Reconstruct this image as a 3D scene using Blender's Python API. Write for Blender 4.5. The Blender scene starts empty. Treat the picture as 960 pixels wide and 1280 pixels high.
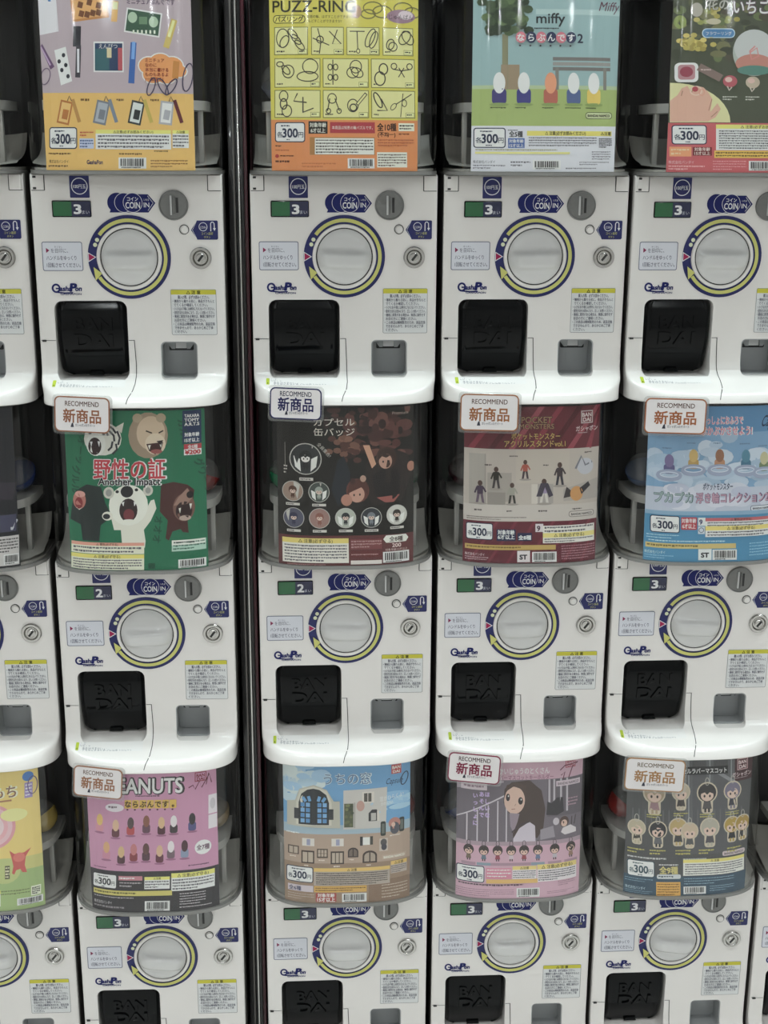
import bpy, bmesh, math, random
from mathutils import Vector, Matrix
random.seed(7)
SC = bpy.context.scene
COL = SC.collection

# ------------------------------------------------------------------ camera
Z0 = 1.66                                   # height of the top row's dials above the floor
def set_camera():
    yaw, pit, rol = .0540, .2698, .0044
    cy, sy, cp, sp = math.cos(yaw), math.sin(yaw), math.cos(pit), math.sin(pit)
    f = Vector((sy*cp, cy*cp, -sp)); r = Vector((cy, -sy, 0)); u = r.cross(f)
    r2 = r*math.cos(rol)+u*math.sin(rol); u2 = -r*math.sin(rol)+u*math.cos(rol)
    cd = bpy.data.cameras.new('camera'); co = bpy.data.objects.new('camera', cd); COL.objects.link(co)
    M = Matrix((r2, u2, -f)).transposed().to_4x4(); M.translation = Vector((-.0502, -2.148, Z0+.1664))
    co.matrix_world = M
    cd.sensor_fit = 'VERTICAL'; cd.sensor_height = 36.0; cd.lens = 1637.2/1280*36.0
    cd.clip_start = .05
    SC.camera = co
set_camera()
# ------------------------------------------------------------------ world, exposure, lamps
LAMP = 8.0            # glow of a lamp's lens
SPOT = 1.0            # watts of each downlight's beam
AISLE = 33.0           # watts of each narrow downlight over the aisle
LIP_FILL = 31.0            # watts of each added lamp that brightens the machine lips
w = bpy.data.worlds.new('world'); SC.world = w; w.use_nodes = True
w.node_tree.nodes['Background'].inputs[0].default_value = (.8, .85, .9, 1)
w.node_tree.nodes['Background'].inputs[1].default_value = .05
SC.view_settings.view_transform = 'Standard'; SC.view_settings.look = 'None'
SC.view_settings.exposure = -0.53; SC.view_settings.gamma = 1.0; SC.view_settings.use_curve_mapping = False
SC.cycles.use_denoising = True
SC.cycles.sample_clamp_indirect = 6.0
SC.cycles.max_bounces = 8; SC.cycles.transparent_max_bounces = 12

# ------------------------------------------------------------------ materials
def lin(c):
    if isinstance(c, str):
        c = [int(c[i:i+2], 16)/255 for i in (0, 2, 4)]
        return tuple(x/12.92 if x <= .04045 else ((x+.055)/1.055)**2.4 for x in c)
    return c
def mat(name, c, rough=.4, metal=0, coat=0, noise=0, nscale=60, spec=.5, emit=None, sss=0):
    m = bpy.data.materials.new(name); m.use_nodes = True; nt = m.node_tree
    b = nt.nodes['Principled BSDF']; c = lin(c)
    b.inputs['Base Color'].default_value = (*c, 1); b.inputs['Roughness'].default_value = rough
    b.inputs['Metallic'].default_value = metal; b.inputs['Coat Weight'].default_value = coat
    b.inputs['Specular IOR Level'].default_value = spec
    if emit: b.inputs['Emission Color'].default_value = (*emit[0], 1); b.inputs['Emission Strength'].default_value = emit[1]
    if noise:
        tc = nt.nodes.new('ShaderNodeTexCoord'); n = nt.nodes.new('ShaderNodeTexNoise'); n.inputs['Scale'].default_value = nscale
        n.inputs['Detail'].default_value = 4
        mx = nt.nodes.new('ShaderNodeMix'); mx.data_type = 'RGBA'
        mx.inputs['A'].default_value = (*[x*(1-noise) for x in c], 1); mx.inputs['B'].default_value = (*[min(1, x*(1+noise)) for x in c], 1)
        nt.links.new(tc.outputs['Object'], n.inputs['Vector']); nt.links.new(n.outputs['Fac'], mx.inputs['Factor'])
        nt.links.new(mx.outputs['Result'], b.inputs['Base Color'])
        r = nt.nodes.new('ShaderNodeMapRange'); r.inputs['To Min'].default_value = max(.02, rough*.85); r.inputs['To Max'].default_value = rough*1.15
        nt.links.new(n.outputs['Fac'], r.inputs['Value']); nt.links.new(r.outputs['Result'], b.inputs['Roughness'])
    return m
def clear(name, tint, rough=.03, ior=1.49, haze=0, gain=1.0):
    m = bpy.data.materials.new(name); m.use_nodes = True; nt = m.node_tree; nt.nodes.clear()
    o = nt.nodes.new('ShaderNodeOutputMaterial'); t = nt.nodes.new('ShaderNodeBsdfTransparent'); g = nt.nodes.new('ShaderNodeBsdfGlossy')
    f = nt.nodes.new('ShaderNodeFresnel'); mx = nt.nodes.new('ShaderNodeMixShader')
    # thin sheet: the same reflectance from either side
    ge = nt.nodes.new('ShaderNodeNewGeometry'); mr = nt.nodes.new('ShaderNodeMapRange'); mr.inputs['To Min'].default_value = ior; mr.inputs['To Max'].default_value = 1/ior
    nt.links.new(ge.outputs['Backfacing'], mr.inputs['Value']); nt.links.new(mr.outputs['Result'], f.inputs[0])
    t.inputs[0].default_value = (*tint, 1); g.inputs['Roughness'].default_value = rough; g.inputs[0].default_value = (1, 1, 1, 1)
    nt.links.new(f.outputs[0], mx.inputs[0]); nt.links.new(t.outputs[0], mx.inputs[1]); nt.links.new(g.outputs[0], mx.inputs[2])
    last = mx
    if haze:
        d = nt.nodes.new('ShaderNodeBsdfDiffuse'); d.inputs[0].default_value = (.6, .6, .58, 1)
        m2 = nt.nodes.new('ShaderNodeMixShader'); m2.inputs[0].default_value = haze
        nt.links.new(mx.outputs[0], m2.inputs[1]); nt.links.new(d.outputs[0], m2.inputs[2]); last = m2
    nt.links.new(last.outputs[0], o.inputs[0])
    return m
PRINT_GAIN = 1.42
def print_mat():
    m = bpy.data.materials.new('printed_ink'); m.use_nodes = True; nt = m.node_tree; b = nt.nodes['Principled BSDF']
    a = nt.nodes.new('ShaderNodeVertexColor'); a.layer_name = 'ink'
    nt.links.new(a.outputs['Color'], b.inputs['Base Color']); b.inputs['Roughness'].default_value = .45; b.inputs['Specular IOR Level'].default_value = .25
    return m
M = dict(
    white=mat('white_plastic', (.80, .77, .745), .28, coat=.3),
    shell=mat('grey_brown_shell', (.16, .145, .135), .35, noise=.08),
    navy=mat('navy_print', (.010, .014, .11), .35), black=mat('black_gloss', (.004, .0045, .005), .10, spec=.17),
    dark=mat('dark_gap', (.012, .012, .013), .6), knob=mat('knob_plastic', (.64, .635, .63), .2, coat=.5),
    grey=mat('grey_plastic', (.33, .34, .345), .45, noise=.04), lgrey=mat('light_grey_plastic', (.6, .6, .6), .4),
    metal=mat('zinc_metal', (.20, .20, .195), .38, metal=.55, noise=.1, nscale=200), chrome=mat('chrome', (.52, .51, .49), .22, metal=1),
    keyhole=mat('keyhole', (.02, .02, .02), .5), label=mat('label_film', (.74, .75, .78), .35),
    lcd=mat('lcd_green', (.012, .125, .04), .12, coat=.5), lcdnavy=mat('lcd_navy', (.012, .016, .06), .2, coat=.4),
    case=clear('smoky_clear_plastic', (.95, .95, .94), .075), holder=clear('clear_holder', (.93, .93, .93), .15, haze=.10),
    rim=mat('case_rim_plastic', (.22, .215, .205), .3, coat=.2), inner=mat('case_inner_dark', (.022, .021, .022), .5),
    collar=mat('hopper_plastic', (.42, .405, .375), .35), plate=mat('carousel_plastic', (.45, .44, .42), .4),
    paper=mat('card_back', (.7, .7, .7), .5), ink=print_mat(),
    postd=mat('divider_dark', (.022, .020, .021), .25, coat=.3), maroon=mat('divider_maroon', (.06, .004, .012), .3),
    floor=mat('floor_tile', (.72, .70, .675), .35, noise=.04, nscale=3), wall=mat('dark_wall', (.05, .047, .047), .7, noise=.1, nscale=4),
    ceil=mat('ceiling_paint', (.8, .81, .82), .8, noise=.03, nscale=3), hall=mat('hall_wall', (.76, .74, .72), .7, noise=.05, nscale=2),
    lensf=mat('lamp_lens_far', (.9, .9, .9), .4, emit=((.93, 1.0, 1.0), LAMP*20)),
    lens=mat('lamp_lens', (.9, .9, .9), .4, emit=((.93, 1.0, 1.0), LAMP)), ring=mat('lamp_ring', (.7, .7, .7), .4),
)
# ------------------------------------------------------------------ mesh helpers
def link(o, parent=None):
    COL.objects.link(o)
    if parent: o.parent = parent
    return o
def mesh(name, v, f, mats, parent=None, smooth=False, idx=None):
    me = bpy.data.meshes.new(name); me.from_pydata([tuple(p) for p in v], [], f)
    for m in (mats if isinstance(mats, (list, tuple)) else [mats]): me.materials.append(M[m] if isinstance(m, str) else m)
    if idx: me.polygons.foreach_set('material_index', idx)
    if smooth: me.polygons.foreach_set('use_smooth', [True]*len(me.polygons))
    me.update()
    return link(bpy.data.objects.new(name, me), parent)
def fix(o, smooth_angle=None):
    bm = bmesh.new(); bm.from_mesh(o.data); bmesh.ops.recalc_face_normals(bm, faces=bm.faces)
    if smooth_angle:
        for e in bm.edges: e.smooth = len(e.link_faces) == 2 and e.calc_face_angle(0) < smooth_angle
        for f in bm.faces: f.smooth = True
    bm.to_mesh(o.data); bm.free(); return o
def prism(name, poly, y0, y1, m, parent=None, bevel=0):
    """outline in (x, z), from front y0 to back y1"""
    n = len(poly); v = [(x, y0, z) for x, z in poly]+[(x, y1, z) for x, z in poly]
    f = [list(range(n)), list(range(2*n-1, n-1, -1))]+[[i, n+i, n+(i+1) % n, (i+1) % n] for i in range(n)]
    o = mesh(name, v, f, m, parent); fix(o)
    if bevel:
        bm = bmesh.new(); bm.from_mesh(o.data)
        es = [e for e in bm.edges if all(abs(q.co.y-y0) < 1e-6 for q in e.verts)]
        bmesh.ops.bevel(bm, geom=es, offset=bevel, segments=2, affect='EDGES', profile=.5); bm.to_mesh(o.data); bm.free(); fix(o, .6)
    return o
def rrect(x0, z0, x1, z1, r, n=5):
    p = []
    for cx, cz, a in ((x1-r, z1-r, 0), (x0+r, z1-r, 90), (x0+r, z0+r, 180), (x1-r, z0+r, 270)):
        for i in range(n+1):
            t = math.radians(a+90*i/n); p.append((cx+r*math.cos(t), cz+r*math.sin(t)))
    return p
def circ(cx, cz, rx, rz=None, n=24, a0=0):
    rz = rx if rz is None else rz
    return [(cx+rx*math.cos(a0+2*math.pi*i/n), cz+rz*math.sin(a0+2*math.pi*i/n)) for i in range(n)]
def box(name, x0, x1, y0, y1, z0, z1, m, parent=None, bevel=0):
    v = [(x, y, z) for x in (x0, x1) for y in (y0, y1) for z in (z0, z1)]
    f = [[0, 1, 3, 2], [4, 6, 7, 5], [0, 4, 5, 1], [2, 3, 7, 6], [0, 2, 6, 4], [1, 5, 7, 3]]
    o = mesh(name, v, f, m, parent); fix(o)
    if bevel:
        bm = bmesh.new(); bm.from_mesh(o.data); bmesh.ops.bevel(bm, geom=bm.edges[:], offset=bevel, segments=2, affect='EDGES', profile=.5)
        bm.to_mesh(o.data); bm.free(); fix(o, .6)
    return o
def lathe(name, prof, cx, cz, m, parent=None, n=48, ang=.6):
    """profile (r, y) spun about the y axis through (cx, cz)"""
    v = []; f = []; rows = []
    for r, y in prof:
        if r < 1e-7: rows.append([len(v)]); v.append((cx, y, cz))
        else:
            rows.append(list(range(len(v), len(v)+n))); v += [(cx+r*math.cos(2*math.pi*i/n), y, cz+r*math.sin(2*math.pi*i/n)) for i in range(n)]
    for a, b in zip(rows, rows[1:]):
        for i in range(n):
            j = (i+1) % n
            if len(a) == 1 and len(b) == 1: continue
            if len(a) == 1: f.append([a[0], b[i], b[j]])
            elif len(b) == 1: f.append([a[i], b[0], a[j]])
            else: f.append([a[i], b[i], b[j], a[j]])
    return fix(mesh(name, v, f, m, parent), ang)

# ------------------------------------------------------------------ ink: flat print laid on a surface
_tc = {}
_curve = bpy.data.curves.new('glyphs', 'FONT'); _curve.resolution_u = 3; _to = bpy.data.objects.new('glyphs', _curve)
def glyphs(s, bold):
    k = (s, bold)
    if k not in _tc:
        _curve.body = s; _curve.size = 1.0; _curve.offset = bold
        me = _to.to_mesh(); vs = [(v.co.x, v.co.y) for v in me.vertices]; fs = [list(p.vertices) for p in me.polygons]; _to.to_mesh_clear()
        x0 = min([v[0] for v in vs] or [0]); x1 = max([v[0] for v in vs] or [1])
        _tc[k] = ([(x-x0, y) for x, y in vs], fs, x1-x0)
    return _tc[k]
EPS = .00004
def inkc(c):
    c = lin(c); g = .3*c[0]+.59*c[1]+.11*c[2]
    return tuple(min(.86, (x*.88+g*.12)*PRINT_GAIN+.008) for x in c)  # the small lift paints the clear case's milky reflection haze into the ink
class Ink:
    def __init__(s, mp=None): s.mp = mp or (lambda x, y: (x, y)); s.g = {}; s.cur = 'artwork'; s.cells = {}
    def level(s, v, copies=1):
        """next free layer above everything already printed where this shape lies"""
        k = 2.0e-3
        x0, x1 = int(min(p[0] for p in v)/k-.5), int(max(p[0] for p in v)/k+.5); z0, z1 = int(min(p[1] for p in v)/k-.5), int(max(p[1] for p in v)/k+.5)
        cs = [(a, b) for a in range(x0, x1+1) for b in range(z0, z1+1)]
        l = max(s.cells.get(c, 0) for c in cs)+1
        for c in cs: s.cells[c] = l+(copies-1)*.35
        return l
    def use(s, name): s.cur = name; return s
    def add(s, v, f, c, lv, copies=1):
        d = s.g.setdefault(s.cur, ([], [], [])); b = len(d[0])
        v = [s.mp(x, y) for x, y in v]; lv = s.level(v, copies); n = len(v)//copies
        d[0].extend((x, z, lv+.35*(i//n)) for i, (x, z) in enumerate(v)); d[1].extend([[b+i for i in q] for q in f])
        c = inkc(c) if isinstance(c, str) else c
        d[2].extend([c]*len(f))
    def P(s, pts, c, lv=1): s.add(pts, [list(range(len(pts)))], c, lv)
    def R(s, x0, y0, x1, y1, c, lv=1): s.P([(x0, y0), (x1, y0), (x1, y1), (x0, y1)], c, lv)
    def RR(s, x0, y0, x1, y1, r, c, lv=1): s.P(rrect(min(x0, x1), min(y0, y1), max(x0, x1), max(y0, y1), r, 4), c, lv)
    def E(s, cx, cy, rx, ry, c, lv=1, n=18): s.P(circ(cx, cy, rx, ry, n), c, lv)
    def Q(s, cx, cy, w, h, a, c, lv=1):       # turned rectangle
        a = math.radians(a); ca, sa = math.cos(a), math.sin(a)
        s.P([(cx+x*ca-y*sa, cy+x*sa+y*ca) for x, y in ((-w/2, -h/2), (w/2, -h/2), (w/2, h/2), (-w/2, h/2))], c, lv)
    def L(s, pts, w, c, lv=2, closed=False):
        pts = list(pts); n = len(pts); v = []; f = []
        for i in range(n):
            a = pts[i-1] if (i > 0 or closed) else pts[i]; b = pts[(i+1) % n] if (i < n-1 or closed) else pts[i]
            dx, dy = b[0]-a[0], b[1]-a[1]; l = math.hypot(dx, dy) or 1; nx, ny = -dy/l*w/2, dx/l*w/2
            v += [(pts[i][0]+nx, pts[i][1]+ny), (pts[i][0]-nx, pts[i][1]-ny)]
        for i in range(n if closed else n-1):
            j = (i+1) % n; f.append([2*i, 2*i+1, 2*j+1, 2*j])
        s.add(v, f, c, lv)
    def O(s, cx, cy, rx, ry, w, c, lv=2, n=18, a=0):
        a = math.radians(a); p = circ(0, 0, rx, ry, n)
        s.L([(cx+x*math.cos(a)-y*math.sin(a), cy+x*math.sin(a)+y*math.cos(a)) for x, y in p], w, c, lv, True)
    def T(s, txt, x, y, h, c, lv=3, w=None, al='l', bold=0, up=-1, shear=0, rot=0):
        v, f, tw = glyphs(txt, 0)
        if not v: return
        o_ = [0]
        if bold and tw:
            d = bold*.9; n = len(v); o_ = [(0, 0), (d, d), (-d, d), (d, -d), (-d, -d)]+([(d*1.3, 0), (-d*1.3, 0), (0, d*1.3), (0, -d*1.3)] if bold > .03 else [])
            v = [(a+p, b+q) for p, q in o_ for a, b in v]; f = [[i+n*m for i in g] for m in range(len(o_)) for g in f]
        sx = (w/(tw*h)) if w else 1.0; tot = tw*h*sx; ox = {'l': 0, 'c': -tot/2, 'r': -tot}[al]
        a = math.radians(rot); ca, sa = math.cos(a), math.sin(a)
        q = []
        for px, py in v:
            X = ox+px*h*sx+shear*py*h; Y = up*py*h
            q.append((x+X*ca-Y*sa, y+X*sa+Y*ca))
        s.add(q, f, c, lv, len(o_))
    def TO(s, txt, x, y, h, c, oc, lv=3, w=None, al='l', ob=.05, bold=.015, **k):  # outlined letters
        s.T(txt, x, y, h, oc, lv, w, al, ob, **k); s.T(txt, x, y, h, c, lv+1, w*.985 if w else None, al, bold, **k)
    def micro(s, x0, y0, x1, y1, n, c, lv=3, fill=.55):
        hh = (y1-y0)/n; v = []; f = []
        for i in range(n):
            x = x0; end = x1 if i < n-1 else x0+(x1-x0)*random.uniform(.5, .95)
            while x < end:
                l = abs(hh)*random.uniform(.4, 1.1); t = random.uniform(.6, 1)*fill*hh; xa, ya = min(end, x+l*.8), y0+i*hh+hh*.2
                b = len(v); v += [(x, ya), (xa, ya), (xa, ya+t), (x, ya+t)]; f.append([b, b+1, b+2, b+3]); x += l
        s.add(v, f, c, lv)
    def bar(s, x0, y0, x1, y1, bg='d8d6d4'):
        s.use('barcode'); s.R(x0, y0, x1, y1, bg, 2); x = x0+(x1-x0)*.07; e = x1-(x1-x0)*.07
        while x < e:
            l = (x1-x0)*random.choice((.016, .03, .045)); s.R(x, y0+(y1-y0)*.1, min(e, x+l), y0+(y1-y0)*.78, '1c1a1c', 3); x += l+(x1-x0)*random.choice((.018, .03))
        s.micro(x0+(x1-x0)*.1, y0+(y1-y0)*.82, e, y1, 1, '444444'); s.use('artwork')
    def price(s, x0, y0, x1, y1, c='1a2440', bg='dcdde0'):
        s.use('price_box'); W, H = x1-x0, y1-y0
        s.RR(x0, y0, x1, y1, H*.14, c, 2); s.RR(x0+H*.05, y0+H*.05, x1-H*.05, y1-H*.05, H*.1, bg, 3)
        s.micro(x0+W*.2, y0+H*.12, x0+W*.75, y0+H*.26, 1, c, 4)
        s.T('各', x0+W*.07, y0+H*.73, H*.3, c, 4, bold=.01); s.T('300', x0+W*.25, y0+H*.75, H*.62, c, 4, w=W*.5, bold=.025); s.T('円', x0+W*.77, y0+H*.73, H*.3, c, 4, bold=.01)
        s.micro(x0+W*.38, y0+H*.82, x0+W*.58, y0+H*.94, 1, c, 4); s.use('artwork')
    def warn(s, x0, y0, x1, y1, n=4, hd=.22, txt='△ 注意', hc='d8c860', bg='d2cfce', tc='55525a'):
        s.use('notice_box'); H = y1-y0; s.R(x0, y0, x1, y1, bg, 2)
        if hd: s.R(x0, y0, x1, y0+H*hd, hc, 3); s.T(txt, (x0+x1)/2, y0+H*hd*.86, H*hd*.85, '3a3626', 4, al='c', bold=.01)
        s.micro(x0+(x1-x0)*.03, y0+H*(hd+.05), x1-(x1-x0)*.03, y1-H*.03, n, tc, 4); s.use('artwork')
    def chibi(s, cx, cy, k, hair, skin, cloth, edge=None, lv=3):
        if edge: s.E(cx, cy-.1*k, .62*k, .62*k, edge, lv-1); s.RR(cx-.34*k, cy+.2*k, cx+.34*k, cy+1.12*k, .2*k, edge, lv-1)
        s.P([(cx-.17*k, cy+.3*k), (cx+.17*k, cy+.3*k), (cx+.28*k, cy+.85*k), (cx-.28*k, cy+.85*k)], cloth, lv)
        s.R(cx-.17*k, cy+.82*k, cx-.05*k, cy+1.05*k, hair, lv); s.R(cx+.05*k, cy+.82*k, cx+.17*k, cy+1.05*k, hair, lv)
        s.E(cx, cy-.1*k, .54*k, .54*k, hair, lv); s.E(cx, cy+.07*k, .38*k, .33*k, skin, lv+1)
        s.P([(cx-.4*k, cy-.02*k), (cx-.25*k, cy-.3*k), (cx+.3*k, cy-.3*k), (cx+.4*k, cy-.02*k), (cx+.15*k, cy-.12*k), (cx, cy+.02*k), (cx-.15*k, cy-.12*k)], hair, lv+2)
        for d in (-.16, .16): s.E(cx+d*k, cy+.1*k, .06*k, .085*k, '2a2024', lv+2, 8)
    def peg(s, cx, cy, w, h, top, low):       # plain toy peg
        s.RR(cx-w*.5, cy, cx+w*.5, cy+h*.5, w*.25, low, 2); s.E(cx, cy-h*.18, w*.42, h*.34, top, 3)
    def build(s, parent, base, prefix='', cuts=None, names=None):
        out = []
        for nm, (v, f, c) in s.g.items():
            me = bpy.data.meshes.new(nm); me.from_pydata([(x, -lv*EPS, z) for x, z, lv in v], [], f); me.materials.append(M['ink'])
            ca = me.color_attributes.new('ink', 'FLOAT_COLOR', 'CORNER')
            buf = []
            for p, cc in zip(me.polygons, c): buf += [*cc, 1.0]*p.loop_total
            ca.data.foreach_set('color', buf)
            if cuts:
                bm = bmesh.new(); bm.from_mesh(me)
                for x in cuts: bmesh.ops.bisect_plane(bm, geom=bm.verts[:]+bm.edges[:]+bm.faces[:], plane_co=(x, 0, 0), plane_no=(1, 0, 0), dist=1e-7)
                bm.to_mesh(me); bm.free()
            if base:
                for q in me.vertices: q.co.y += base(q.co.x, q.co.z)
            me.update(); out.append(link(bpy.data.objects.new((names or {}).get(nm, nm), me), parent))
        return out

# ------------------------------------------------------------------ labels, copies
def tag(o, label=None, cat=None, group=None, kind=None):
    for k, v in (('label', label), ('category', cat), ('group', group), ('kind', kind)):
        if v: o[k] = v
    return o
def empty(name, loc=(0, 0, 0), rz=0):
    o = bpy.data.objects.new(name, None); o.empty_display_size = .05; COL.objects.link(o); o.location = loc; o.rotation_euler.z = rz; return o
def copy_tree(o, parent=None):
    c = o.copy(); COL.objects.link(c); c.parent = parent
    for ch in list(o.children): copy_tree(ch, c)
    return c

# ------------------------------------------------------------------ the setting
def setting():
    X0, X1, Y0, Y1, H = -4.2, 4.2, -6.4, .40, 3.2
    for nm, a in (('floor', (X0, X1, Y0, Y1, -.1, 0, 'floor')), ('ceiling', (X0, X1, Y0, Y1, H, H+.1, 'ceil')), ('wall_back', (X0, X1, Y1, Y1+.1, 0, H, 'wall')),
                  ('wall_front', (X0, X1, Y0-.1, Y0, 0, H, 'hall')), ('wall_left', (X0-.1, X0, Y0, Y1, 0, H, 'hall')), ('wall_right', (X1, X1+.1, Y0, Y1, 0, H, 'hall'))):
        tag(box(nm, *a), kind='structure')
    # low plinth under each run of machines
    for i, (a, b) in enumerate(((-.81, -.195), (-.147, 1.08))):
        tag(box('trim_%d' % (i+1), a, b, .0, .34, 0, Z0-2*PITCH-.231, 'postd'), kind='structure')
    sd = bpy.data.lights.new('downlight_beam', 'SPOT'); sd.energy = SPOT; sd.color = (.93, .99, 1.0); sd.spot_size = math.radians(172); sd.spot_blend = .5; sd.shadow_soft_size = .05
    ad = sd.copy(); ad.energy = AISLE; ad.spot_size = math.radians(78); ad.spot_blend = .45; ad.color = (.97, 1.0, 1.0)
    proto = empty('ceiling_downlight'); rad = .085
    lathe('trim_ring', [(rad+.002, 0), (rad+.014, 0), (rad+.017, -.004), (rad+.017, -.012), (rad, -.012)], 0, 0, 'ring', proto, 24)
    lathe('lens', [(0, -.003), (rad+.001, -.003), (rad+.001, -.008)], 0, 0, 'lens', proto, 20)
    FARLENS = [c for c in proto.children if c.name.startswith('lens')][0].data.copy(); FARLENS.materials[0] = M['lensf']
    bo = link(bpy.data.objects.new('downlight_beam', sd), proto); bo.location = (0, -.02, 0); bo.rotation_euler = (-math.pi/2, 0, 0)
    spots = [(-3.6+1.0*i+(.45 if j % 2 else 0), y) for j, y in enumerate((-1.2, -1.9, -2.7)) for i in range(8)]+[(-3.3+1.55*i+(.5 if j else 0), y) for j, y in enumerate((-4.1, -5.3)) for i in range(5)]
    for n, (x, y) in enumerate(spots):
        o = proto if n == 0 else copy_tree(proto)
        o.rotation_euler = (math.pi/2, 0, 0); o.location = (x, y, H)
        tag(o, 'small round recessed downlight in the hall ceiling', 'lamp', 'downlights in the hall ceiling')
        for ch in o.children:                        # narrow beams on the aisle floor, wide ones further off
            if ch.type == 'LIGHT': ch.data = ad if y > -3 else sd
            elif ch.name.startswith('lens') and y < -3: ch.data = FARLENS
    nd = sd.copy(); nd.energy = LIP_FILL; nd.spot_size = math.radians(120); nd.spot_blend = .75; nd.color = (.86, 1.0, 1.0)     # added row of lamps, there to brighten the machines' lips from above
    for i in range(10):
        o = copy_tree(proto); o.location = (-2.25+.5*i, -.30, H)
        tag(o, 'added round downlight brightening the machine lips', 'lamp', 'added lamps brightening the machine lips')
        for ch in o.children:
            if ch.type == 'LIGHT': ch.data = nd
PITCH = .6372
setting()

# ------------------------------------------------------------------ the machine (coordinates about the dial's centre, x right, z up, -y to the viewer)
PROF = [(.1285, -.0045), (.1265, -.0015), (.123, 0), (.06, 0), (0, 0), (-.06, 0), (-.12, 0), (-.165, 0), (-.178, .0016), (-.186, .0050), (-.1915, .0115), (-.196, .0205), (-.2005, .0315),
        (-.205, .0425), (-.209, .0515), (-.213, .0585), (-.2165, .0632), (-.2205, .0665), (-.2255, .0695), (-.2295, .0709), (-.231, .0690)]
def front(z):
    for (z1, f1), (z2, f2) in zip(PROF, PROF[1:]):
        if z >= z2: break
    t = min(1, max(0, (z1-z)/(z1-z2))); F = f1+(f2-f1)*t
    s = max(0, min(1, F/.071)); s = s*s*(3-2*s)*.5+s*.5
    return F, .1498-.0016*s, .008+.077*s, 9-6*s**.6
def yf(x, z):
    F, a, B, n = front(z); t = min(.99999, abs(x)/a)
    return -F+B*(1-(1-t**n)**(1/n))
CA, CB, CP = .1495, .115, .068
def plan(t): return CB*(1-(1-min(.99999, abs(t))**3)**(1/3))
def ycase(x, z, inset=0): return -(CP-.016*(z-.133)/.27)+inset+plan(x/CA)
def superplan(sc, P, B, yb, n=20):
    pts = []
    for i in range(-n, n+1):
        u = abs(i)/n; t = (1-(1-u)**2)*(1 if i >= 0 else -1); pts.append((CA*sc*t, -P+B*(1-(1-min(.99999, abs(t))**3)**(1/3))))
    return [(-CA*sc, yb)]+pts+[(CA*sc, yb)]
def slab(name, pl, z0, z1, m, parent, bevel=0):
    n = len(pl); v = [(x, y, z0) for x, y in pl]+[(x, y, z1) for x, y in pl]
    f = [list(range(n)), list(range(n, 2*n))]+[[i, (i+1) % n, n+(i+1) % n, n+i] for i in range(n)]
    return fix(mesh(name, v, f, m, parent), .5)
def ribbon(name, lines, m, parent, lift=.0004):
    v = []; f = []
    for pts, wd in lines:
        P = []
        for a, b in zip(pts, pts[1:]):
            k = max(1, int(math.hypot(b[0]-a[0], b[1]-a[1])/.004)); P += [(a[0]+(b[0]-a[0])*i/k, a[1]+(b[1]-a[1])*i/k) for i in range(k)]
        P.append(pts[-1])
        for i, (x, z) in enumerate(P):
            a, b = P[max(0, i-1)], P[min(len(P)-1, i+1)]; dx, dz = b[0]-a[0], b[1]-a[1]; l = math.hypot(dx, dz) or 1
            for s_ in (1, -1):
                qx, qz = x-dz/l*wd/2*s_, z+dx/l*wd/2*s_; v.append((qx, yf(qx, qz)-lift, qz))
            if i: b0 = len(v)-4; f.append([b0, b0+1, b0+3, b0+2])
    return mesh(name, v, f, m, parent)
def boolean_cut(o, cutters):
    for c in cutters:
        md = o.modifiers.new('cut', 'BOOLEAN'); md.operation = 'DIFFERENCE'; md.object = c; md.solver = 'EXACT'
    dg = bpy.context.evaluated_depsgraph_get(); me = bpy.data.meshes.new_from_object(o.evaluated_get(dg))
    o.modifiers.clear(); old = o.data; o.data = me; bpy.data.meshes.remove(old)
    for c in cutters: d = c.data; bpy.data.objects.remove(c); bpy.data.meshes.remove(d)

FL = (-.1235, -.1962, -.0080, -.0690)      # flap opening x0 z0 x1 z1
TR = (.0436, -.1945, .1026, -.1348)        # return tray opening
def make_panel(root):
    nx = 26; ts = []
    for i in range(-nx, nx+1):
        u = abs(i)/nx; ts.append((1-(1-u)**2)*(1 if i >= 0 else -1))
    zs = []
    for (z1, f1), (z2, f2) in zip(PROF, PROF[1:]): zs.append(z1); zs.append((z1+z2)/2)
    zs.append(PROF[-1][0]); v = []; W = len(ts)+4
    for z in zs:
        F, a, B, n = front(z); row = [(-a, .060, z), (-a, .013, z)]
        row += [(a*t, -F+B*(1-(1-min(1, abs(t))**n)**(1/n)), z) for t in ts]; row += [(a, .013, z), (a, .060, z)]; v += row
    f = []
    for j in range(len(zs)-1):
        for i in range(W-1): f.append([j*W+i, (j+1)*W+i, (j+1)*W+i+1, j*W+i+1])
        f.append([j*W+W-1, (j+1)*W+W-1, (j+1)*W, j*W])
    f.append(list(range(W))); f.append([(len(zs)-1)*W+i for i in range(W)][::-1])
    o = mesh('front_panel', v, f, ['white', 'shell'], root); fix(o, .45)
    cut = [prism('c', rrect(*FL, .013), -.1, .046, 'white'), prism('c', rrect(*TR, .008), -.1, .040, 'white')]
    boolean_cut(o, cut)
    me = o.data
    for p in me.polygons:
        c = p.center; p.material_index = 1 if (abs(c.x) > .143 and c.y > .0125) else 0
    fix(o, .45)
    return o
def interp(d, v):
    if v <= d[0][0]: return d[0][1]
    for (a, p), (b, q) in zip(d, d[1:]):
        if v <= b: return p+(q-p)*(v-a)/(b-a)
    return d[-1][1]
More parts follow.
